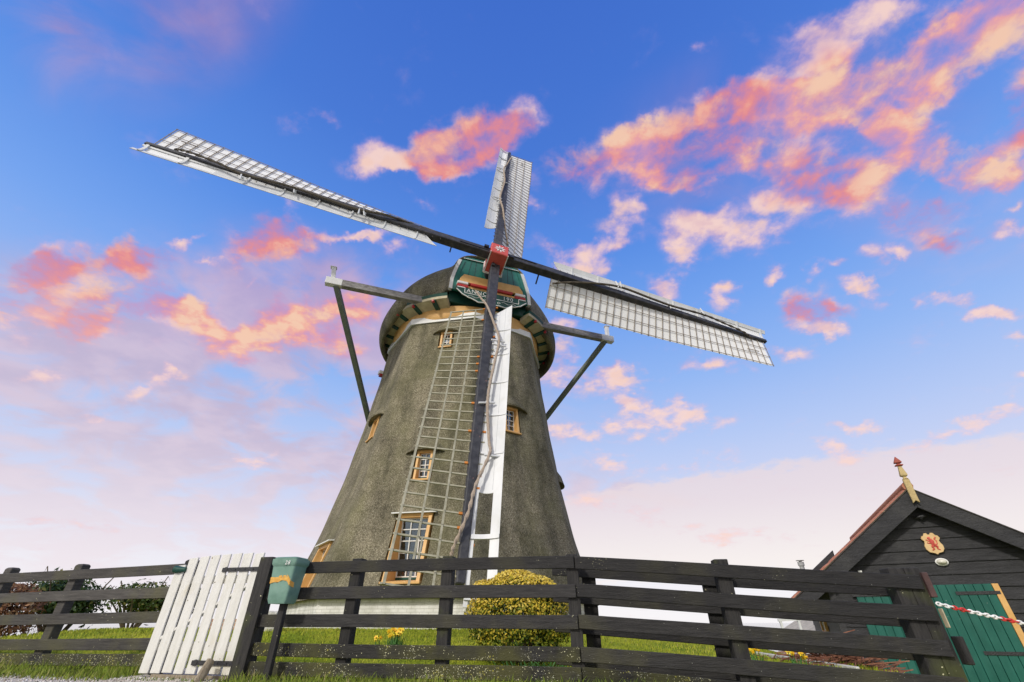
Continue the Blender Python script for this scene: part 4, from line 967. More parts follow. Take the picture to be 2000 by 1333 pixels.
# right run
R0 = Vector((.67, 5.234, 0)); R1 = Vector((3.93, 4.81, 0)); dr = (R1-R0).normalized(); nr_ = Vector((-dr.y, dr.x, 0))
frr = thing('plank_fence', (2.3, 5.0, gz(2.3, 5.0)), 'black plank fence right of the corner post, ending in doubled posts by the shed', 'fence', FG)
rails((R0.x, R0.y), (R1.x, R1.y), 1.250, 1.045, frr, [FENCE, FENCE, FENCE, FENCE, FENCE_LOW])
p_ = R0 - dr*.03 + nr_*.08; fpost(p_.x, p_.y, 1.275, frr, POST, dirv=dr, w=.062, d=.06, cap_=False)
p_ = R0 + dr*1.50 + nr_*.09; fpost(p_.x, p_.y, 1.205, frr, POST, dirv=dr, w=.068, d=.07, cap_=False)
for q in (3.12, 3.262):
    p_ = R0 + dr*q + nr_*.095; fpost(p_.x, p_.y, 1.105, frr, POST, dirv=dr, w=.069, d=.075, cap_=False)
for q, z, m_ in ((3.345, .955, mat('red_brown_block', (.055,.03,.028), (.10,.055,.05), scale=8)), (3.40, .44, POST)):
    mb = MB(); c_ = R0 + dr*q + nr_*.03; c_.z = z; mb.box(c_, (.026, .045, .105), (dr, nr_, ZV)); mb.build('stop_block', m_, frr, bevel=.006)
mb = MB(); c_ = R0 + dr*3.335 + nr_*-.02; c_.z = .685; mb.box(c_, (.005, .028, .075), (dr, nr_, ZV)); mb.build('latch_plate', CREAM, frr, bevel=.003)
# field gate folded back behind the right run
ob = .30
fgt = thing('field_gate', (2.0, 5.4, gz(2, 5.4)), 'dark five bar gate folded back close behind the right hand fence', 'gate')
a_ = R0 - dr*.26 + nr_*ob; b_ = R0 + dr*3.28 + nr_*ob
rails((a_.x, a_.y), (b_.x, b_.y), 1.215, .985, fgt, [FENCE], th=.028)
for q in (.14, 1.42):
    p_ = R0 + dr*q + nr_*(ob+.05); zt = 1.215 - .225*(q+.26)/3.54; mb = MB(); c_ = p_.copy(); c_.z = zt-.52
    mb.box(c_, (.075, .03, .53), (dr, nr_, ZV)); mb.build('upright', POST, fgt, bevel=.005)
# red and white plastic chain from the fence end
e0 = R0 + dr*3.34 + nr_*.0; cpts = []
for i in range(25):
    f = i/24; cpts.append((e0.x + f*2.0, e0.y - f*.15, .80 - .40*f + .10*f*(f-1)))
chain('plastic_chain', cpts, .0072, .044, [WHITEP, REDP, WHITEP, WHITEP, REDP, WHITEP], 'red and white plastic chain stretched from the fence end past the green shed door', 'chain', run=4)

# white picket gate
G1 = Vector((-3.045, 6.02, 0)); G2 = Vector((-4.30, 6.33, 0)); dg_ = (G1-G2).normalized(); ng_ = Vector((dg_.y, -dg_.x, 0))   # ng_ towards camera
gt = thing('picket_gate', (-3.75, 6.2, gz(-3.75, 6.2)), 'white picket gate with black strap hinges and green latch', 'gate')
Lg = (G1-G2).length; npk = 8; mb = MB(); pitch = Lg/npk
for i in range(npk):
    c0 = G2 + dg_*(pitch*(i+.5)); hw_ = pitch*.5 - .0125 - random.uniform(0, .005); f = (i+.5)/npk
    zt = 1.325 + .055*math.sin(min(1, f*1.15)*math.pi*.62) + random.uniform(-.006, .006) - (.06 if i == 0 else 0); zb_ = .165 + random.uniform(-.006, .006)
    tl = random.uniform(-.004, .004)
    mb.prism([(-hw_, zb_), (hw_, zb_), (hw_+tl, zt+.004), (-hw_+tl, zt-.006)], c0, dg_, ZV, ng_, 0, .022)
pk = mb.build('pickets', WHITE_WORN, gt, bevel=.004)
mb = MB()
for z in (.42, 1.10): c_ = G2 + dg_*(Lg/2) - ng_*.018; c_.z = z; mb.box(c_, (Lg/2-.03, .016, .045), (dg_, ng_, ZV))
mb.bar(G2 + dg_*.08 - ng_*.018 + ZV*.46, G2 + dg_*(Lg-.08) - ng_*.018 + ZV*1.06, .03, .07, ng_)
mb.build('ledge', WHITE_WORN, gt, bevel=.004)
for z, ln in ((1.20, .50), (.27, .52)):
    mb = MB(); c_ = G1 - dg_*ln/2 + ng_*.032; c_.z = z; mb.box(c_, (ln/2+.05, .005, .022), (dg_, ng_, ZV))
    mb.tube([G1 - dg_*ln + ng_*.026 + ZV*z, G1 - dg_*ln + ng_*.040 + ZV*z], .030, 12)
    mb.tube([G1 + dg_*.055 + ng_*.035 + ZV*(z-.05), G1 + dg_*.055 + ng_*.035 + ZV*(z+.05)], .022, 10)
    for q in (.1, .22, .36): mb.tube([G1 - dg_*q + ng_*.030 + ZV*z, G1 - dg_*q + ng_*.043 + ZV*z], .010, 8)
    mb.build('strap_hinge', IRON, gt, smooth=True)
mb = MB(); c_ = G2 + dg_*.10 + ng_*.03; c_.z = 1.215; mb.tube([c_ - dg_*.085 + ZV*.01, c_ - dg_*.02, c_ + dg_*.05 + ZV*.0, c_ + dg_*.085], [.042, .042, .030, .026], 12); mb.build('latch', GREEN_D, gt, smooth=True)
mb = MB(); c_ = G2 + dg_*(Lg/2+.12) + ng_*.01; c_.z = .135; mb.box(c_, (Lg/2-.1, .03, .022), (dg_, ng_, ZV)); mb.build('bottom_board', LOG, gt, bevel=.005)
# stake propping the gate
mb = MB(); p0 = Vector((-3.33, 5.78, .02)); p1 = Vector((-3.30, 5.95, .30)); mb.tube([p0, p0.lerp(p1, .5)+Vector((.008,0,0)), p1], [.055, .05, .045], 9)
st = mb.build('wooden_stake', LOG, None, smooth=True, jitter=.003); recentre(st, p0); tag(st, 'short split log stake propped against the foot of the white gate', 'stake')

# green letter bin on its post
BC = Vector((-2.565, 5.70, 0)); bx = Vector((.978, -.2, 0)).normalized(); by = Vector((bx.y, -bx.x, 0))    # by towards camera
bn = thing('letter_bin', (BC.x, BC.y, gz(BC.x, BC.y)), 'green plastic letter bin with orange ribbon and white number on a black post', 'letter box')
def tub(z0, z1, w0, w1, d0, d1, mb, rows=10):
    n = 48; o = len(mb.v)
    for j in range(rows+1):
        f = j/rows; z = z0 + (z1-z0)*f; w = w0+(w1-w0)*f; d_ = d0+(d1-d0)*f
        for i in range(n):
            a = 2*math.pi*i/n; ca, sa = math.cos(a), math.sin(a); e_ = .22
            x = w*math.copysign(abs(ca)**e_, ca); y = d_*math.copysign(abs(sa)**e_, sa)
            if sa > .3 and abs(abs(x)/w - .36) < .13: y -= .022          # moulded flutes on the front
            rnd = .03*(max(0, .08-f)/.08)**2
            v_ = BC + bx*(x*(1-rnd*3)) + by*(y*(1-rnd*3)); v_.z = z; mb.v.append(v_)
    for j in range(rows):
        for i in range(n): mb.f.append((o+j*n+i, o+j*n+(i+1) % n, o+(j+1)*n+(i+1) % n, o+(j+1)*n+i))
    mb.f.append(tuple(o+i for i in reversed(range(n)))); mb.f.append(tuple(o+rows*n+i for i in range(n)))
mb = MB(); tub(.825, 1.22, .118, .148, .105, .125, mb); mb.build('tub', BIN, bn, smooth=True, ang=50)
mb = MB(); tub(1.19, 1.265, .160, .163, .138, .141, mb, 3); tub(1.265, 1.285, .159, .135, .137, .115, mb, 2); mb.build('lid', BIN, bn, smooth=True, ang=50)
mb = MB()
def rib(i, j):
    x = -1+2*i; z = 1.065 + .012*math.sin(x*2.5+.4) - (.06*max(0, x-.55)/.45) + .055*j - .03 + .004*math.sin(x*9+j*2) + .03*x*0
    y = .121 if abs(x) < .9 else .121-.06*(abs(x)-.9)/.1
    v_ = BC + bx*(x*.1405) + by*(y + .004*math.sin(x*17+j*3)); v_.z = z; b_ = v_ - by*.004; return v_, b_
mb.grid(rib, 40, 4); mb.build('ribbon', RIBBON, bn, smooth=True)
text_mesh('number', '28', .055, BC + bx*.055 + by*.142 + ZV*1.205, bx, ZV, by, WHITEP, bn, ext=.002, shear=.15)
mb = MB(); c_ = BC - by*.02 + bx*.02; c_.z = .50; mb.box(c_, (.036, .03, .36), (bx, by, ZV)); mb.build('post', POST, bn, bevel=.005)

# ------------------------------------------------------------------ shed
SO = Vector((7.561, 8.681, 0)); E1 = Vector((.899, -.438, 0)).normalized(); E2 = Vector((.438, .899, 0)).normalized(); ZR = 2.735; SLP = .724; HWS = 1.75
def sp_(l, b, z): p = SO + E1*l + E2*b; p.z = z; return p
shed = thing('shed', (SO.x, SO.y, -.9), 'black weatherboarded shed with green door and red tile roof', 'shed')
LEN = 6.5
mb = MB(); z = -.95; ex = .192
while z < ZR-.15:                                                  # gable boards, each lapping the one below
    z1 = z + ex + .03
    def half(zz): return min(HWS, max(0, (ZR-.10-zz)/SLP))
    h0, h1 = half(z), half(z1); t0 = random.uniform(.026, .034)
    if h0 > .02:
        A_ = [sp_(-h0, -t0, z), sp_(h0, -t0, z), sp_(h1, -.006, z1), sp_(-h1, -.006, z1)]
        B_ = [sp_(-h0, -t0+.022, z), sp_(h0, -t0+.022, z), sp_(h1, .012, z1), sp_(-h1, .012, z1)]
        mb.add(A_+B_, [(0,1,2,3),(7,6,5,4),(0,4,5,1),(1,5,6,2),(2,6,7,3),(3,7,4,0)])
    z += ex + random.uniform(-.004, .004)
z = -.95
while z < ZR-SLP*HWS-.12:                                          # side boards
    z1 = z + ex + .03
    for s_ in (-1, 1):
        l0 = s_*(HWS+.028); l1 = s_*(HWS+.004); i0 = s_*(HWS+.006); i1 = s_*(HWS-.014)
        A_ = [sp_(l0, .0, z), sp_(l0, LEN, z), sp_(l1, LEN, z1), sp_(l1, .0, z1)]; B_ = [sp_(i0, .0, z), sp_(i0, LEN, z), sp_(i1, LEN, z1), sp_(i1, .0, z1)]
        mb.add(A_+B_, [(0,1,2,3),(7,6,5,4),(0,4,5,1),(1,5,6,2),(2,6,7,3),(3,7,4,0)])
    z += ex
mb.prism([(-HWS, -.95), (HWS, -.95), (HWS, ZR-SLP*HWS-.1), (0, ZR-.1), (-HWS, ZR-SLP*HWS-.1)], SO, E1, ZV, E2, LEN-.05, LEN)
for s_ in (-1, 1): mb.box(sp_(s_*(HWS+.03), -.03, .25), (.05, .05, 1.2), (E1, E2, ZV))
mb.build('wall', BLACKW, shed)
# pantile roof
def roof_side(s_):
    mb = MB(); nb_, nrw = 130, 12
    def fn(i, j):
        b = -.24 + (LEN+.45)*i; l = 2.46*j; row = j*nrw; st_ = (row % 1)
        z = ZR - SLP*l - (.06 if s_ > 0 else 0) + .045*abs(math.sin(b*math.pi/.25))**.8 + .03*st_ + .038
        return sp_(s_*l, b, z), sp_(s_*l, b, z-.05 if True else z)
    o = len(mb.v)
    mb.grid(fn, nb_, nrw*4); return mb
rf = roof_side(-1); r2 = roof_side(1); rf.add(r2.v, r2.f)
rfo = rf.build('roof', TILE, shed, smooth=True, ang=35)
mb = MB(); mb.tube([sp_(0, -.25, ZR+.085), sp_(0, LEN+.2, ZR+.085)], .085, 10); mb.build('ridge_tiles', TILE, rfo, smooth=True)
mb = MB(); 
for b in np.arange(.2, LEN, .6):
    mb.bar(sp_(-2.36, b, ZR-SLP*2.36-.06), sp_(-HWS+.05, b, ZR-SLP*(HWS-.05)-.06), .06, .10, ZV)
mb.build('rafter_ends', BLACKW, rfo)
# dark board standing on the left slope, and flue pipe
mb = MB(); mb.prism([(1.45, ZR-SLP*1.45+.06), (2.05, ZR-SLP*2.05+.06), (2.05, ZR-SLP*2.05+.20), (1.45, ZR-SLP*1.45+.20)], SO, -E1, ZV, E2, .5, 1.4); mb.build('roof_hatch', BLACKW, rfo, bevel=.01)
fp = sp_(-2.05, .9, 0); mb = MB(); mb.tube([fp + ZV*1.25, fp + ZV*1.66], .045, 12); mb.tube([fp + ZV*1.66, fp + ZV*1.73], .062, 14); mb.tube([fp + ZV*1.755, fp + ZV*1.765], .078, 14); mb.tube([fp+ZV*1.70, fp+ZV*1.76], .03, 8); mb.build('flue_pipe', STEEL, rfo, smooth=True)
for s_ in (-1, 1):                                                 # bargeboards
    mb = MB(); c_ = .335
    mb.prism([(0, ZR+.035), (s_*2.44, ZR+.035-SLP*2.44), (s_*2.44, ZR+.035-SLP*2.44-c_*.8), (0, ZR+.035-c_)], SO, E1, ZV, -E2, .20+(.003 if s_ > 0 else 0), .245+(.003 if s_ > 0 else 0))
    bg_ = mb.build('bargeboard', BLACKW, shed, bevel=.005)
    mb = MB(); mb.prism([(0, ZR+.06), (s_*2.46, ZR+.06-SLP*2.46), (s_*2.46, ZR+.038-SLP*2.46), (0, ZR+.038)], SO, E1, ZV, -E2, .16, .262); mb.build('capping', GREY_CAP if False else FENCE_GREY, bg_)
# soffit behind the bargeboard
mb = MB()
for s_ in (-1, 1): mb.prism([(0, ZR+.0), (s_*2.44, ZR-SLP*2.44), (s_*2.44, ZR-SLP*2.44-.03), (0, ZR-.03)], SO, E1, ZV, -E2, -LEN-.15, .199)
mb.build('roof_boarding', BLACKW, rfo)
# finial
FO = sp_(0, -.275, 0); mb = MB()
mb.prism([(-.05, 2.50), (0, 2.545), (.05, 2.50), (.05, 2.93), (-.05, 2.93)], FO, E1, ZV, -E2, 0, .05)
fi = mb.build('finial', FINIAL, shed, bevel=.006)
def sq(prof, name, m):
    mb = MB(); o = 0
    for r, z in prof:
        for a, b in ((-1,-1),(1,-1),(1,1),(-1,1)): v_ = FO + E1*a*r - E2*(b*r*.8+.025); v_.z = z; mb.v.append(v_)
    for j in range(len(prof)-1):
        for i in range(4): mb.f.append((j*4+i, j*4+(i+1) % 4, (j+1)*4+(i+1) % 4, (j+1)*4+i))
    mb.f.append((0,1,2,3)); mb.f.append(tuple((len(prof)-1)*4+i for i in range(4))); return mb.build(name, m, fi, bevel=.003)
sq([(.045,2.935),(.025,2.955),(.025,2.975),(.052,2.99),(.055,3.01),(.030,3.15),(.026,3.175)], 'vase', FINIAL)
sq([(.026,3.178),(.06,3.185),(.06,3.20),(.025,3.215),(.025,3.23),(.06,3.24),(.05,3.27),(.005,3.36)], 'red_tip', mat('faded_red_paint', (.36,.09,.06), (.28,.07,.05), scale=20, bump=.3))
# double door with ochre jamb
for (l0, l1, hs) in ((-1.42, -.455, -1), (-.445, .53, 1)):
    mb = MB(); npl = 8; w = (l1-l0)/npl
    for i in range(npl): mb.box(sp_(l0+w*(i+.5), -.055, .17), (w/2-.004, .014, 1.03), (E1, E2, ZV))
    mb.box(sp_((l0+l1)/2, -.038, .17), ((l1-l0)/2, .005, 1.03), (E1, E2, ZV))
    dr_ = mb.build('door', DOORG, shed, bevel=.003)
    for z in (1.07, .24, -.60):
        mb = MB(); x0, x1 = (l1-.52, l1+.06) if hs > 0 else (l0-.06, l0+.52)
        mb.box(sp_((x0+x1)/2, -.076, z), ((x1-x0)/2, .005, .024), (E1, E2, ZV)); mb.build('strap_hinge', IRON, dr_)
mb = MB(); mb.box(sp_(.575, -.055, .16), (.042, .022, 1.04), (E1, E2, ZV)); mb.build('door_jamb', OCHRE, shed, bevel=.004)
# shield with a red rampant beast
sh = MB(); hs_ = [(0,-.235),(.04,-.205),(.12,-.185),(.165,-.12),(.17,-.05),(.145,.0),(.135,.045),(.175,.10),(.15,.155),(.11,.165),(.085,.215),(.035,.22),(.02,.185)]
poly = hs_ + [(-a, b) for a, b in reversed(hs_[1:-1])] ; poly = hs_ + [(-.02,.185)] + [(-a, b) for a, b in reversed(hs_[1:-1])]
SH = sp_(.02, -.05, 1.85)
SHS = .78
poly = [(a*SHS, b*SHS) for a, b in poly]
sh.prism(poly, SH, E1, ZV, -E2, -.02, .02); sho = sh.build('shield', mat('pale_ochre', (.70,.50,.26), (.62,.42,.2), scale=9), shed, bevel=.004)
mb = MB(); rb_ = 0.021
def blob(pts, r, mb=mb):
    mb.tube([SH + E1*a*SHS + ZV*b*SHS - E2*rb_ for a, b in pts], [q*SHS for q in r], 7)
blob([(-.01,-.02),(.0,.04),(-.02,.09)], [.035,.045,.03]); blob([(-.02,.10),(-.06,.115)], [.036,.022])
blob([(0,.05),(-.06,.05),(-.10,.08)], [.02,.014,.012]); blob([(0,.03),(-.07,.0),(-.10,.015)], [.02,.014,.011])
blob([(0,-.03),(-.035,-.08),(-.02,-.12),(-.06,-.145)], [.034,.024,.016,.012]); blob([(.01,-.03),(.055,-.075),(.045,-.12),(.085,-.14)], [.034,.024,.016,.012])
blob([(.02,-.02),(.075,-.02),(.085,.05),(.055,.085),(.09,.12)], [.012,.011,.011,.012,.016])
mb.build('red_beast', CORAL, sho, smooth=True)
# bulkhead lamp, hook, wall bracket
mb = MB(); LO = sp_(.03, -.03, 1.55)
for i in range(1):
    n_u, n_v = 18, 8; o = 0
    for j in range(n_v+1):
        t_ = math.pi/2*j/n_v
        for i2 in range(n_u):
            a = 2*math.pi*i2/n_u; mb.v.append(LO + E1*(.078*math.cos(t_)*math.cos(a)) + ZV*(.046*math.cos(t_)*math.sin(a)) - E2*(.075*math.sin(t_)+.01))
    for j in range(n_v):
        for i2 in range(n_u): mb.f.append((j*n_u+i2, j*n_u+(i2+1) % n_u, (j+1)*n_u+(i2+1) % n_u, (j+1)*n_u+i2))
    mb.f.append(tuple(range(n_u)))
lm = mb.build('wall_lamp', LAMPG, shed, smooth=True)
mb = MB(); lo = [LO + E1*(.084*math.cos(q)) + ZV*(.052*math.sin(q)) - E2*.012 for q in np.linspace(0, 2*math.pi, 25)[:-1]]; mb.tube(lo, .010, 6, closed=True); mb.build('lamp_rim', WHITEP, lm, smooth=True)
mb = MB(); mb.tube([sp_(-.06,-.05,2.29), sp_(.02,-.10,2.29), sp_(.10,-.09,2.31)], [.02,.03,.02], 8); mb.tube([sp_(.0,-.08,2.28), sp_(.02,-.12,2.25)], .015, 6); mb.build('iron_hook', IRON, shed, smooth=True)
mb = MB(); mb.box(sp_(-1.22, -.05, 1.42), (.03, .02, .045), (E1, E2, ZV)); mb.build('bracket', WHITEP, shed, bevel=.004)
# side window
mb = MB(); b0, b1 = 2.7, 3.7
mb.box(sp_(-HWS-.05, (b0+b1)/2, .35), (.03, (b1-b0)/2, .06), (E1, E2, ZV)); mb.box(sp_(-HWS-.05, b0+.06, .75), (.03, .06, .34), (E1, E2, ZV)); mb.box(sp_(-HWS-.05, b1-.06, .75), (.03, .06, .34), (E1, E2, ZV)); mb.box(sp_(-HWS-.05, (b0+b1)/2, 1.14), (.03, (b1-b0)/2, .05), (E1, E2, ZV))
wn = mb.build('window', OCHRE, shed, bevel=.004)
mb = MB(); mb.box(sp_(-HWS-.045, (b0+b1)/2, .75), (.004, (b1-b0)/2-.1, .34), (E1, E2, ZV)); mb.build('pane', GLASS, wn)
mb = MB(); mb.box(sp_(-HWS-.055, (b0+b1)/2, .75), (.012, .015, .34), (E1, E2, ZV)); mb.box(sp_(-HWS-.06, b0+.14, .75), (.012, .02, .34), (E1, E2, ZV)); mb.build('glazing_bars', WHITE, wn)

# ------------------------------------------------------------------ planting
def leaf_shell(name, c, rad, n, size, m, tint, shell=.22, flat=0, squash=None, aspect=2.2, parent=None, pw=2.6, up=.3, lump=.07):
    c = np.array(c); rad = np.array(rad)
    d_ = rng.normal(size=(n, 3)); d_[:, 2] = np.where(d_[:, 2] < -.75, -d_[:, 2], d_[:, 2]) if flat == 0 else np.abs(d_[:, 2])
    d_ /= (np.abs(d_)**pw).sum(1, keepdims=True)**(1/pw)
    lumpf = 1 + lump*np.sin(d_[:, 0]*7+1)*np.sin(d_[:, 1]*6+2) + lump*np.sin(d_[:, 2]*9+d_[:, 0]*5)
    rr = (1 - shell*rng.random(n)**1.6)*lumpf
    p = c + d_*rad*rr[:, None]
    nrm = d_/np.linalg.norm(d_, axis=1, keepdims=True) + rng.normal(0, .55, (n, 3)) + np.array([0, 0, up])
    nrm /= np.linalg.norm(nrm, axis=1, keepdims=True)
    t1 = np.cross(nrm, rng.normal(size=(n, 3))); t1 /= np.linalg.norm(t1, axis=1, keepdims=True); t2 = np.cross(nrm, t1)
    s = size*rng.uniform(.6, 1.3, n)[:, None]
    V = np.stack([p - t1*s*.5*aspect, p - t2*s*.5 + nrm*s*.12, p + t1*s*.5*aspect, p + t2*s*.5 + nrm*s*.12], 1).reshape(-1, 3)
    base_ = (np.arange(n)*4)[:, None]; Fq = np.concatenate([base_+np.array([[0,1,2]]), base_+np.array([[0,2,3]])], 1).ravel()
    return p, d_, V, Fq
def plant(name, loc, parts, label, cat, group=None, stems=None, partname='foliage'):
    loc = Vector(loc); t_ = thing(name, tuple(loc), label, cat, group)
    V = np.zeros((0, 3)); F_ = np.zeros(0, int); T = np.zeros(0)
    for (c, rad, n, size, m, tf, kw) in parts:
        p, d_, v, f = leaf_shell('x', c, rad, n, size, m, None, **kw)
        F_ = np.concatenate([F_, f+len(V)]); V = np.concatenate([V, v]); T = np.concatenate([T, np.repeat(np.clip(tf(p, d_, n), 0, 1), 4)])
    o = raw_mesh(partname, V-np.array(loc), F_, 3, parts[0][4], T); o.parent = t_
    if stems:
        mb = MB()
        for pts_, r_ in stems: mb.tube(pts_, r_, 6)
        mb.build('stems', BARK, t_, smooth=True)
    return t_
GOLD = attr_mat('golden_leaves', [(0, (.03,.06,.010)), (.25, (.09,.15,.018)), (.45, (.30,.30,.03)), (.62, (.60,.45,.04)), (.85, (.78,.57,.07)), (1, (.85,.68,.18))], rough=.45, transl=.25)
bc = (.10, 7.55, .72); bg0 = gz(.1, 7.55)
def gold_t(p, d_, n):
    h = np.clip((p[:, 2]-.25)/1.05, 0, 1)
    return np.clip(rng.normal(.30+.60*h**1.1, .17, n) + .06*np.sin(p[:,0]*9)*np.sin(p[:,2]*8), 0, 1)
stems = []
for k in range(16):
    a = k*.393; stems.append(([(bc[0]+.06*math.cos(a), bc[1]+.06*math.sin(a), bg0-.05), (bc[0]+.35*math.cos(a), bc[1]+.35*math.sin(a), .65), (bc[0]+.55*math.cos(a), bc[1]+.5*math.sin(a), .98)], [.022, .014, .006]))
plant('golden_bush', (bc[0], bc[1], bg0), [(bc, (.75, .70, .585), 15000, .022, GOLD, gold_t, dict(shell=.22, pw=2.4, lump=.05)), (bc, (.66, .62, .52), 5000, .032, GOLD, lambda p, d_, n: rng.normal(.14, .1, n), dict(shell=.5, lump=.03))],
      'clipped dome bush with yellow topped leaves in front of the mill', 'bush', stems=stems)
HEDGE = attr_mat('hedge_leaves', [(0, (.015,.035,.008)), (.4, (.035,.075,.014)), (.75, (.08,.12,.025)), (1, (.20,.19,.05))], rough=.45, transl=.2)
COPP = attr_mat('copper_hedge_leaves', [(0, (.10,.04,.02)), (.4, (.22,.10,.045)), (.75, (.36,.19,.09)), (1, (.45,.33,.2))], rough=.6, transl=.2)
def ran(mu, sd): return lambda p, d_, n: rng.normal(mu, sd, n)
def shrub(x, y, r, h, m, name, lab, n=2200, leaf=.06, mu=.45, grp=None):
    z = gz(x, y); st_ = []
    for k in range(12):
        a = random.uniform(0, 6.28); q = random.uniform(.5, 1.02)
        st_.append(([(x+.1*math.cos(a), y+.1*math.sin(a), z-.05), (x+r*.4*math.cos(a), y+r*.4*math.sin(a), z+h*.5*q), (x+r*.75*math.cos(a), y+r*.75*math.sin(a), z+h*q*1.0), (x+r*.8*math.cos(a)+.05, y+r*.8*math.sin(a), z+h*q*.92)], [.03, .02, .010, .003]))
    pr = []
    for k in range(7):
        a = random.uniform(0, 6.28); q = r*.45*random.random()
        pr.append(((x+q*math.cos(a), y+q*math.sin(a), z+h*random.uniform(.35, .68)), (r*random.uniform(.42, .66), r*.6, h*random.uniform(.26, .36)), n//7, leaf, m, ran(mu, .24), dict(shell=.8, lump=.2, pw=2)))
    return plant(name, (x, y, z), pr, lab, 'shrub' if 'hedge' not in name else 'hedge', grp, st_)
shrub(-10.35, 11.9, 1.0, 1.45, HEDGE, 'evergreen_shrub', 'dark green leafy shrub behind the left fence beside the rust hedge', 5200, .05)
shrub(-8.95, 12.3, .85, 1.15, HEDGE, 'evergreen_shrub', 'yellowish green shrub between the dark shrub and the white gate', 4200, .048, .68)
shrub(-8.75, 13.6, .7, 1.0, HEDGE, 'evergreen_shrub', 'small green shrub tip just left of the white gate', 2200, .045, .5)
cz = gz(-10.75, 10.3)
plant('copper_hedge', (-10.75, 10.3, cz), [((-10.75, 10.3, cz+.55), (1.15, .6, .62), 5200, .045, COPP, ran(.48, .26), dict(shell=.35, pw=4)), ((-10.75, 10.3, cz+.5), (.95, .45, .55), 1500, .05, COPP, ran(.2, .15), dict(shell=.6, pw=4))],
      'clipped rust brown hedge at the left edge behind the fence', 'hedge', stems=[([(-10.75+q*.18-.9, 10.3, cz-.05), (-10.75+q*.19-.92, 10.3, cz+.8)], [.015, .006]) for q in range(10)])
# daffodils
DLEAF = mat('daffodil_leaf', (.05,.16,.03), (.09,.22,.05), rough=.5, bump=0); DYEL = mat('daffodil_petal', (.80,.60,.02), (.85,.68,.06), rough=.5, bump=0); DOR = mat('daffodil_trumpet', (.85,.42,.01), (.85,.48,.02), rough=.5, bump=0)
def daffs(x, y, n, spread_, label, h=.26, grp='clumps of daffodils'):
    z = gz(x, y); t_ = thing('daffodil_clump', (x, y, z), label, 'flowers', grp); ml = MB()
    for k in range(n*5):
        a = random.uniform(0, 6.28); r_ = spread_*random.random(); b = Vector((x+r_*math.cos(a), y+r_*math.sin(a), z-.01)); ln = h*random.uniform(.55, .95); o_ = Vector((random.gauss(0,.05), random.gauss(0,.05), ln))
        w_ = Vector((math.cos(a+1.5), math.sin(a+1.5), 0))*.007
        ml.add([b-w_, b+w_, b+o_*.6+w_, b+o_, b+o_*.6-w_], [(0,1,2,3,4)])
    for k in range(n):
        a = random.uniform(0, 6.28); r_ = spread_*random.random()*.9; b = Vector((x+r_*math.cos(a), y+r_*math.sin(a), z)); tp = b + Vector((random.gauss(0,.03), random.gauss(0,.03), h*random.uniform(.8, 1.15)))
        mp_ = MB(); mt = MB(); ml.tube([b, tp], .004, 5); f_ = Vector((random.gauss(0,.5), -1, random.gauss(.1,.3))).normalized(); s1 = f_.cross(ZV).normalized(); s2 = s1.cross(f_)
        for q in range(6):
            t0 = q*math.pi/3; d1 = s1*math.cos(t0)+s2*math.sin(t0); d2 = -s1*math.sin(t0)+s2*math.cos(t0)
            mp_.add([tp, tp+d1*.022+d2*.013, tp+d1*.042+f_*.004, tp+d1*.022-d2*.013], [(0,1,2,3)])
        mt.lathe([(.008,0),(.012,.02),(.017,.03),(.010,.03)], tp, 8, f_, s1)
        fo = mp_.build('flower', DYEL, t_); mt.build('trumpet', DOR, fo)
    ml.build('leaves', DLEAF, t_)
daffs(-1.76, 8.05, 16, .17, 'bright yellow daffodil clump on the lawn below the mill window', .27)
daffs(-2.05, 8.2, 3, .08, 'few small orange yellow daffodils left of the big clump', .17)
daffs(3.85, 7.3, 5, .15, 'small daffodils at the lawn edge, nearest the shed', .2)
daffs(3.65, 8.1, 5, .18, 'small daffodils at the lawn edge, farther from the shed', .2)
t_ = thing('bulb_leaves', (.35, 6.75, gz(.35, 6.75)), 'tuft of bright green bulb leaves at the foot of the golden bush', 'plant'); ml = MB()
for k in range(90):
    x = .35+random.gauss(0, .22); y = 6.75+random.gauss(0, .08); a = random.uniform(0, 6.28); b = Vector((x, y, gz(x, y)-.01)); o_ = Vector((random.gauss(0,.09), random.gauss(0,.05), random.uniform(.10,.2))); w_ = Vector((math.cos(a), math.sin(a), 0))*.008
    ml.add([b-w_, b+w_, b+o_*.6+w_, b+o_+Vector((0,0,-.02)), b+o_*.6-w_], [(0,1,2,3,4)])
ml.build('leaves', DLEAF, t_)

# ------------------------------------------------------------------ small things behind the fence
def single(mb, name, m, loc, label, cat, **k):
    o = mb.build(name, m, None, **k); recentre(o, loc); return tag(o, label, cat)
bx0 = Vector((-4.45, 10.2, 0)); g0 = gz(bx0.x, bx0.y)
mb = MB(); mb.box((-4.42, 9.6, g0+.12), (.16, .18, .19)); single(mb, 'stone_block', STONE, (-4.42, 9.6, g0-.05), 'rough speckled stone block on the lawn beside the mill base', 'stone block', bevel=.02, jitter=.006)
REDBRICK = brick_mat('pinkish_brick', (.48,.26,.18), (.55,.36,.26), (.62,.58,.5), 1)
mb = MB(); mb.box((-5.15, 9.9, g0+.06), (.45, .25, .13)); o = mb.build('brick_step', REDBRICK); at = o.data.attributes.new('bw', 'FLOAT_VECTOR', 'POINT')
for i, v in enumerate(o.data.vertices): at.data[i].vector = (v.co.x+v.co.y, v.co.z, 0)
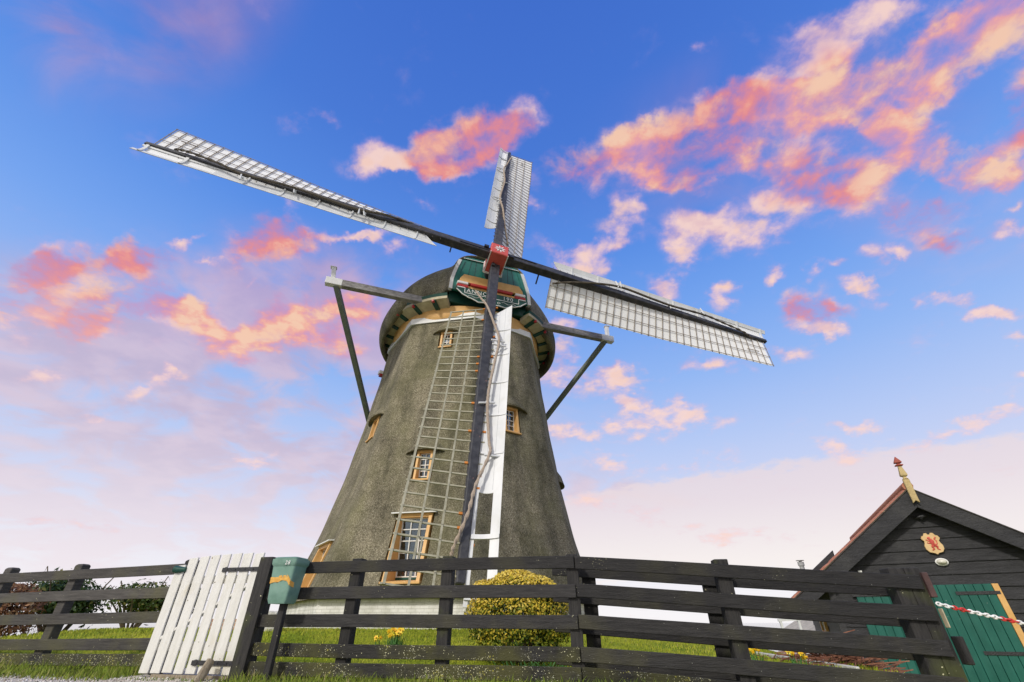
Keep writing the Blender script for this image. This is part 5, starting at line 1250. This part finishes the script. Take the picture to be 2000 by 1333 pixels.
recentre(o, (-5.15, 9.9, g0-.07)); tag(o, 'low pinkish brick step seen under the letter bin', 'step')
# brushwood pile beside the shed
t_ = thing('brushwood_pile', (5.1, 8.4, gz(5.1, 8.4)), 'red brown brushwood pile against the shed side', 'wood pile'); mb = MB()
for k in range(420):
    c_ = Vector((5.25+random.gauss(0,.45), 8.4+random.gauss(0,.55), 0)); zg = gz(c_.x, c_.y); hh = .42*max(0, 1-((c_.x-5.25)/1.0)**2-((c_.y-8.4)/1.3)**2); c_.z = zg + random.random()*hh
    a = random.gauss(.5, .5); d_ = Vector((math.cos(a), math.sin(a), random.gauss(0,.12)))*random.uniform(.15,.40); mb.bar(c_-d_, c_+d_, .012, .012)
mb.build('sticks', mat('red_brown_twigs', (.16,.06,.035), (.34,.16,.10), scale=5, rough=.85, bump=.3), t_)
mb = MB(); mb.bar((4.62, 7.3, gz(4.62,7.3)+.03), (4.55, 10.2, gz(4.55,10.2)+.0), .05, .06, (0,0,1)); single(mb, 'kerb_stone', STONE, (4.6, 8.7, gz(4.6, 8.7)), 'pale stone kerb between lawn edge and brushwood pile', 'kerb', bevel=.01)
# far house and a white bench rail beyond the lawn
fh = thing('far_house', (21.5, 35, -2.2), 'distant house with pale grey roof and white trim beyond the lawn', 'house')
mb = MB(); mb.box((21.9, 36, -1.2), (2.6, 3, 1.0)); mb.build('wall', BRICKW, fh)
mb = MB(); mb.prism([(-2.9, -.25), (2.9, -.25), (1.9, 1.55), (.9, 1.55)], (21.9, 33, 0), (1,0,0), (0,0,1), (0,1,0), -.2, 6); mb.build('roof', mat('grey_roof', (.34,.31,.24), (.46,.42,.33), scale=3), fh)
wb = thing('white_rail', (13.2, 24.5, -1.9), 'small white wooden rail standing far off beyond the lawn', 'rail')
zr_ = .74; mb = MB(); mb.bar((12.5, 24.5, zr_), (13.7, 24.5, zr_+.05), .1, .1); mb.build('top_bar', WHITE, wb)
for x in (12.6, 13.45): mb = MB(); mb.bar((x, 24.5, -1.9), (x, 24.5, zr_-.02), .09, .09, (0,1,0)); mb.build('post', WHITE, wb)
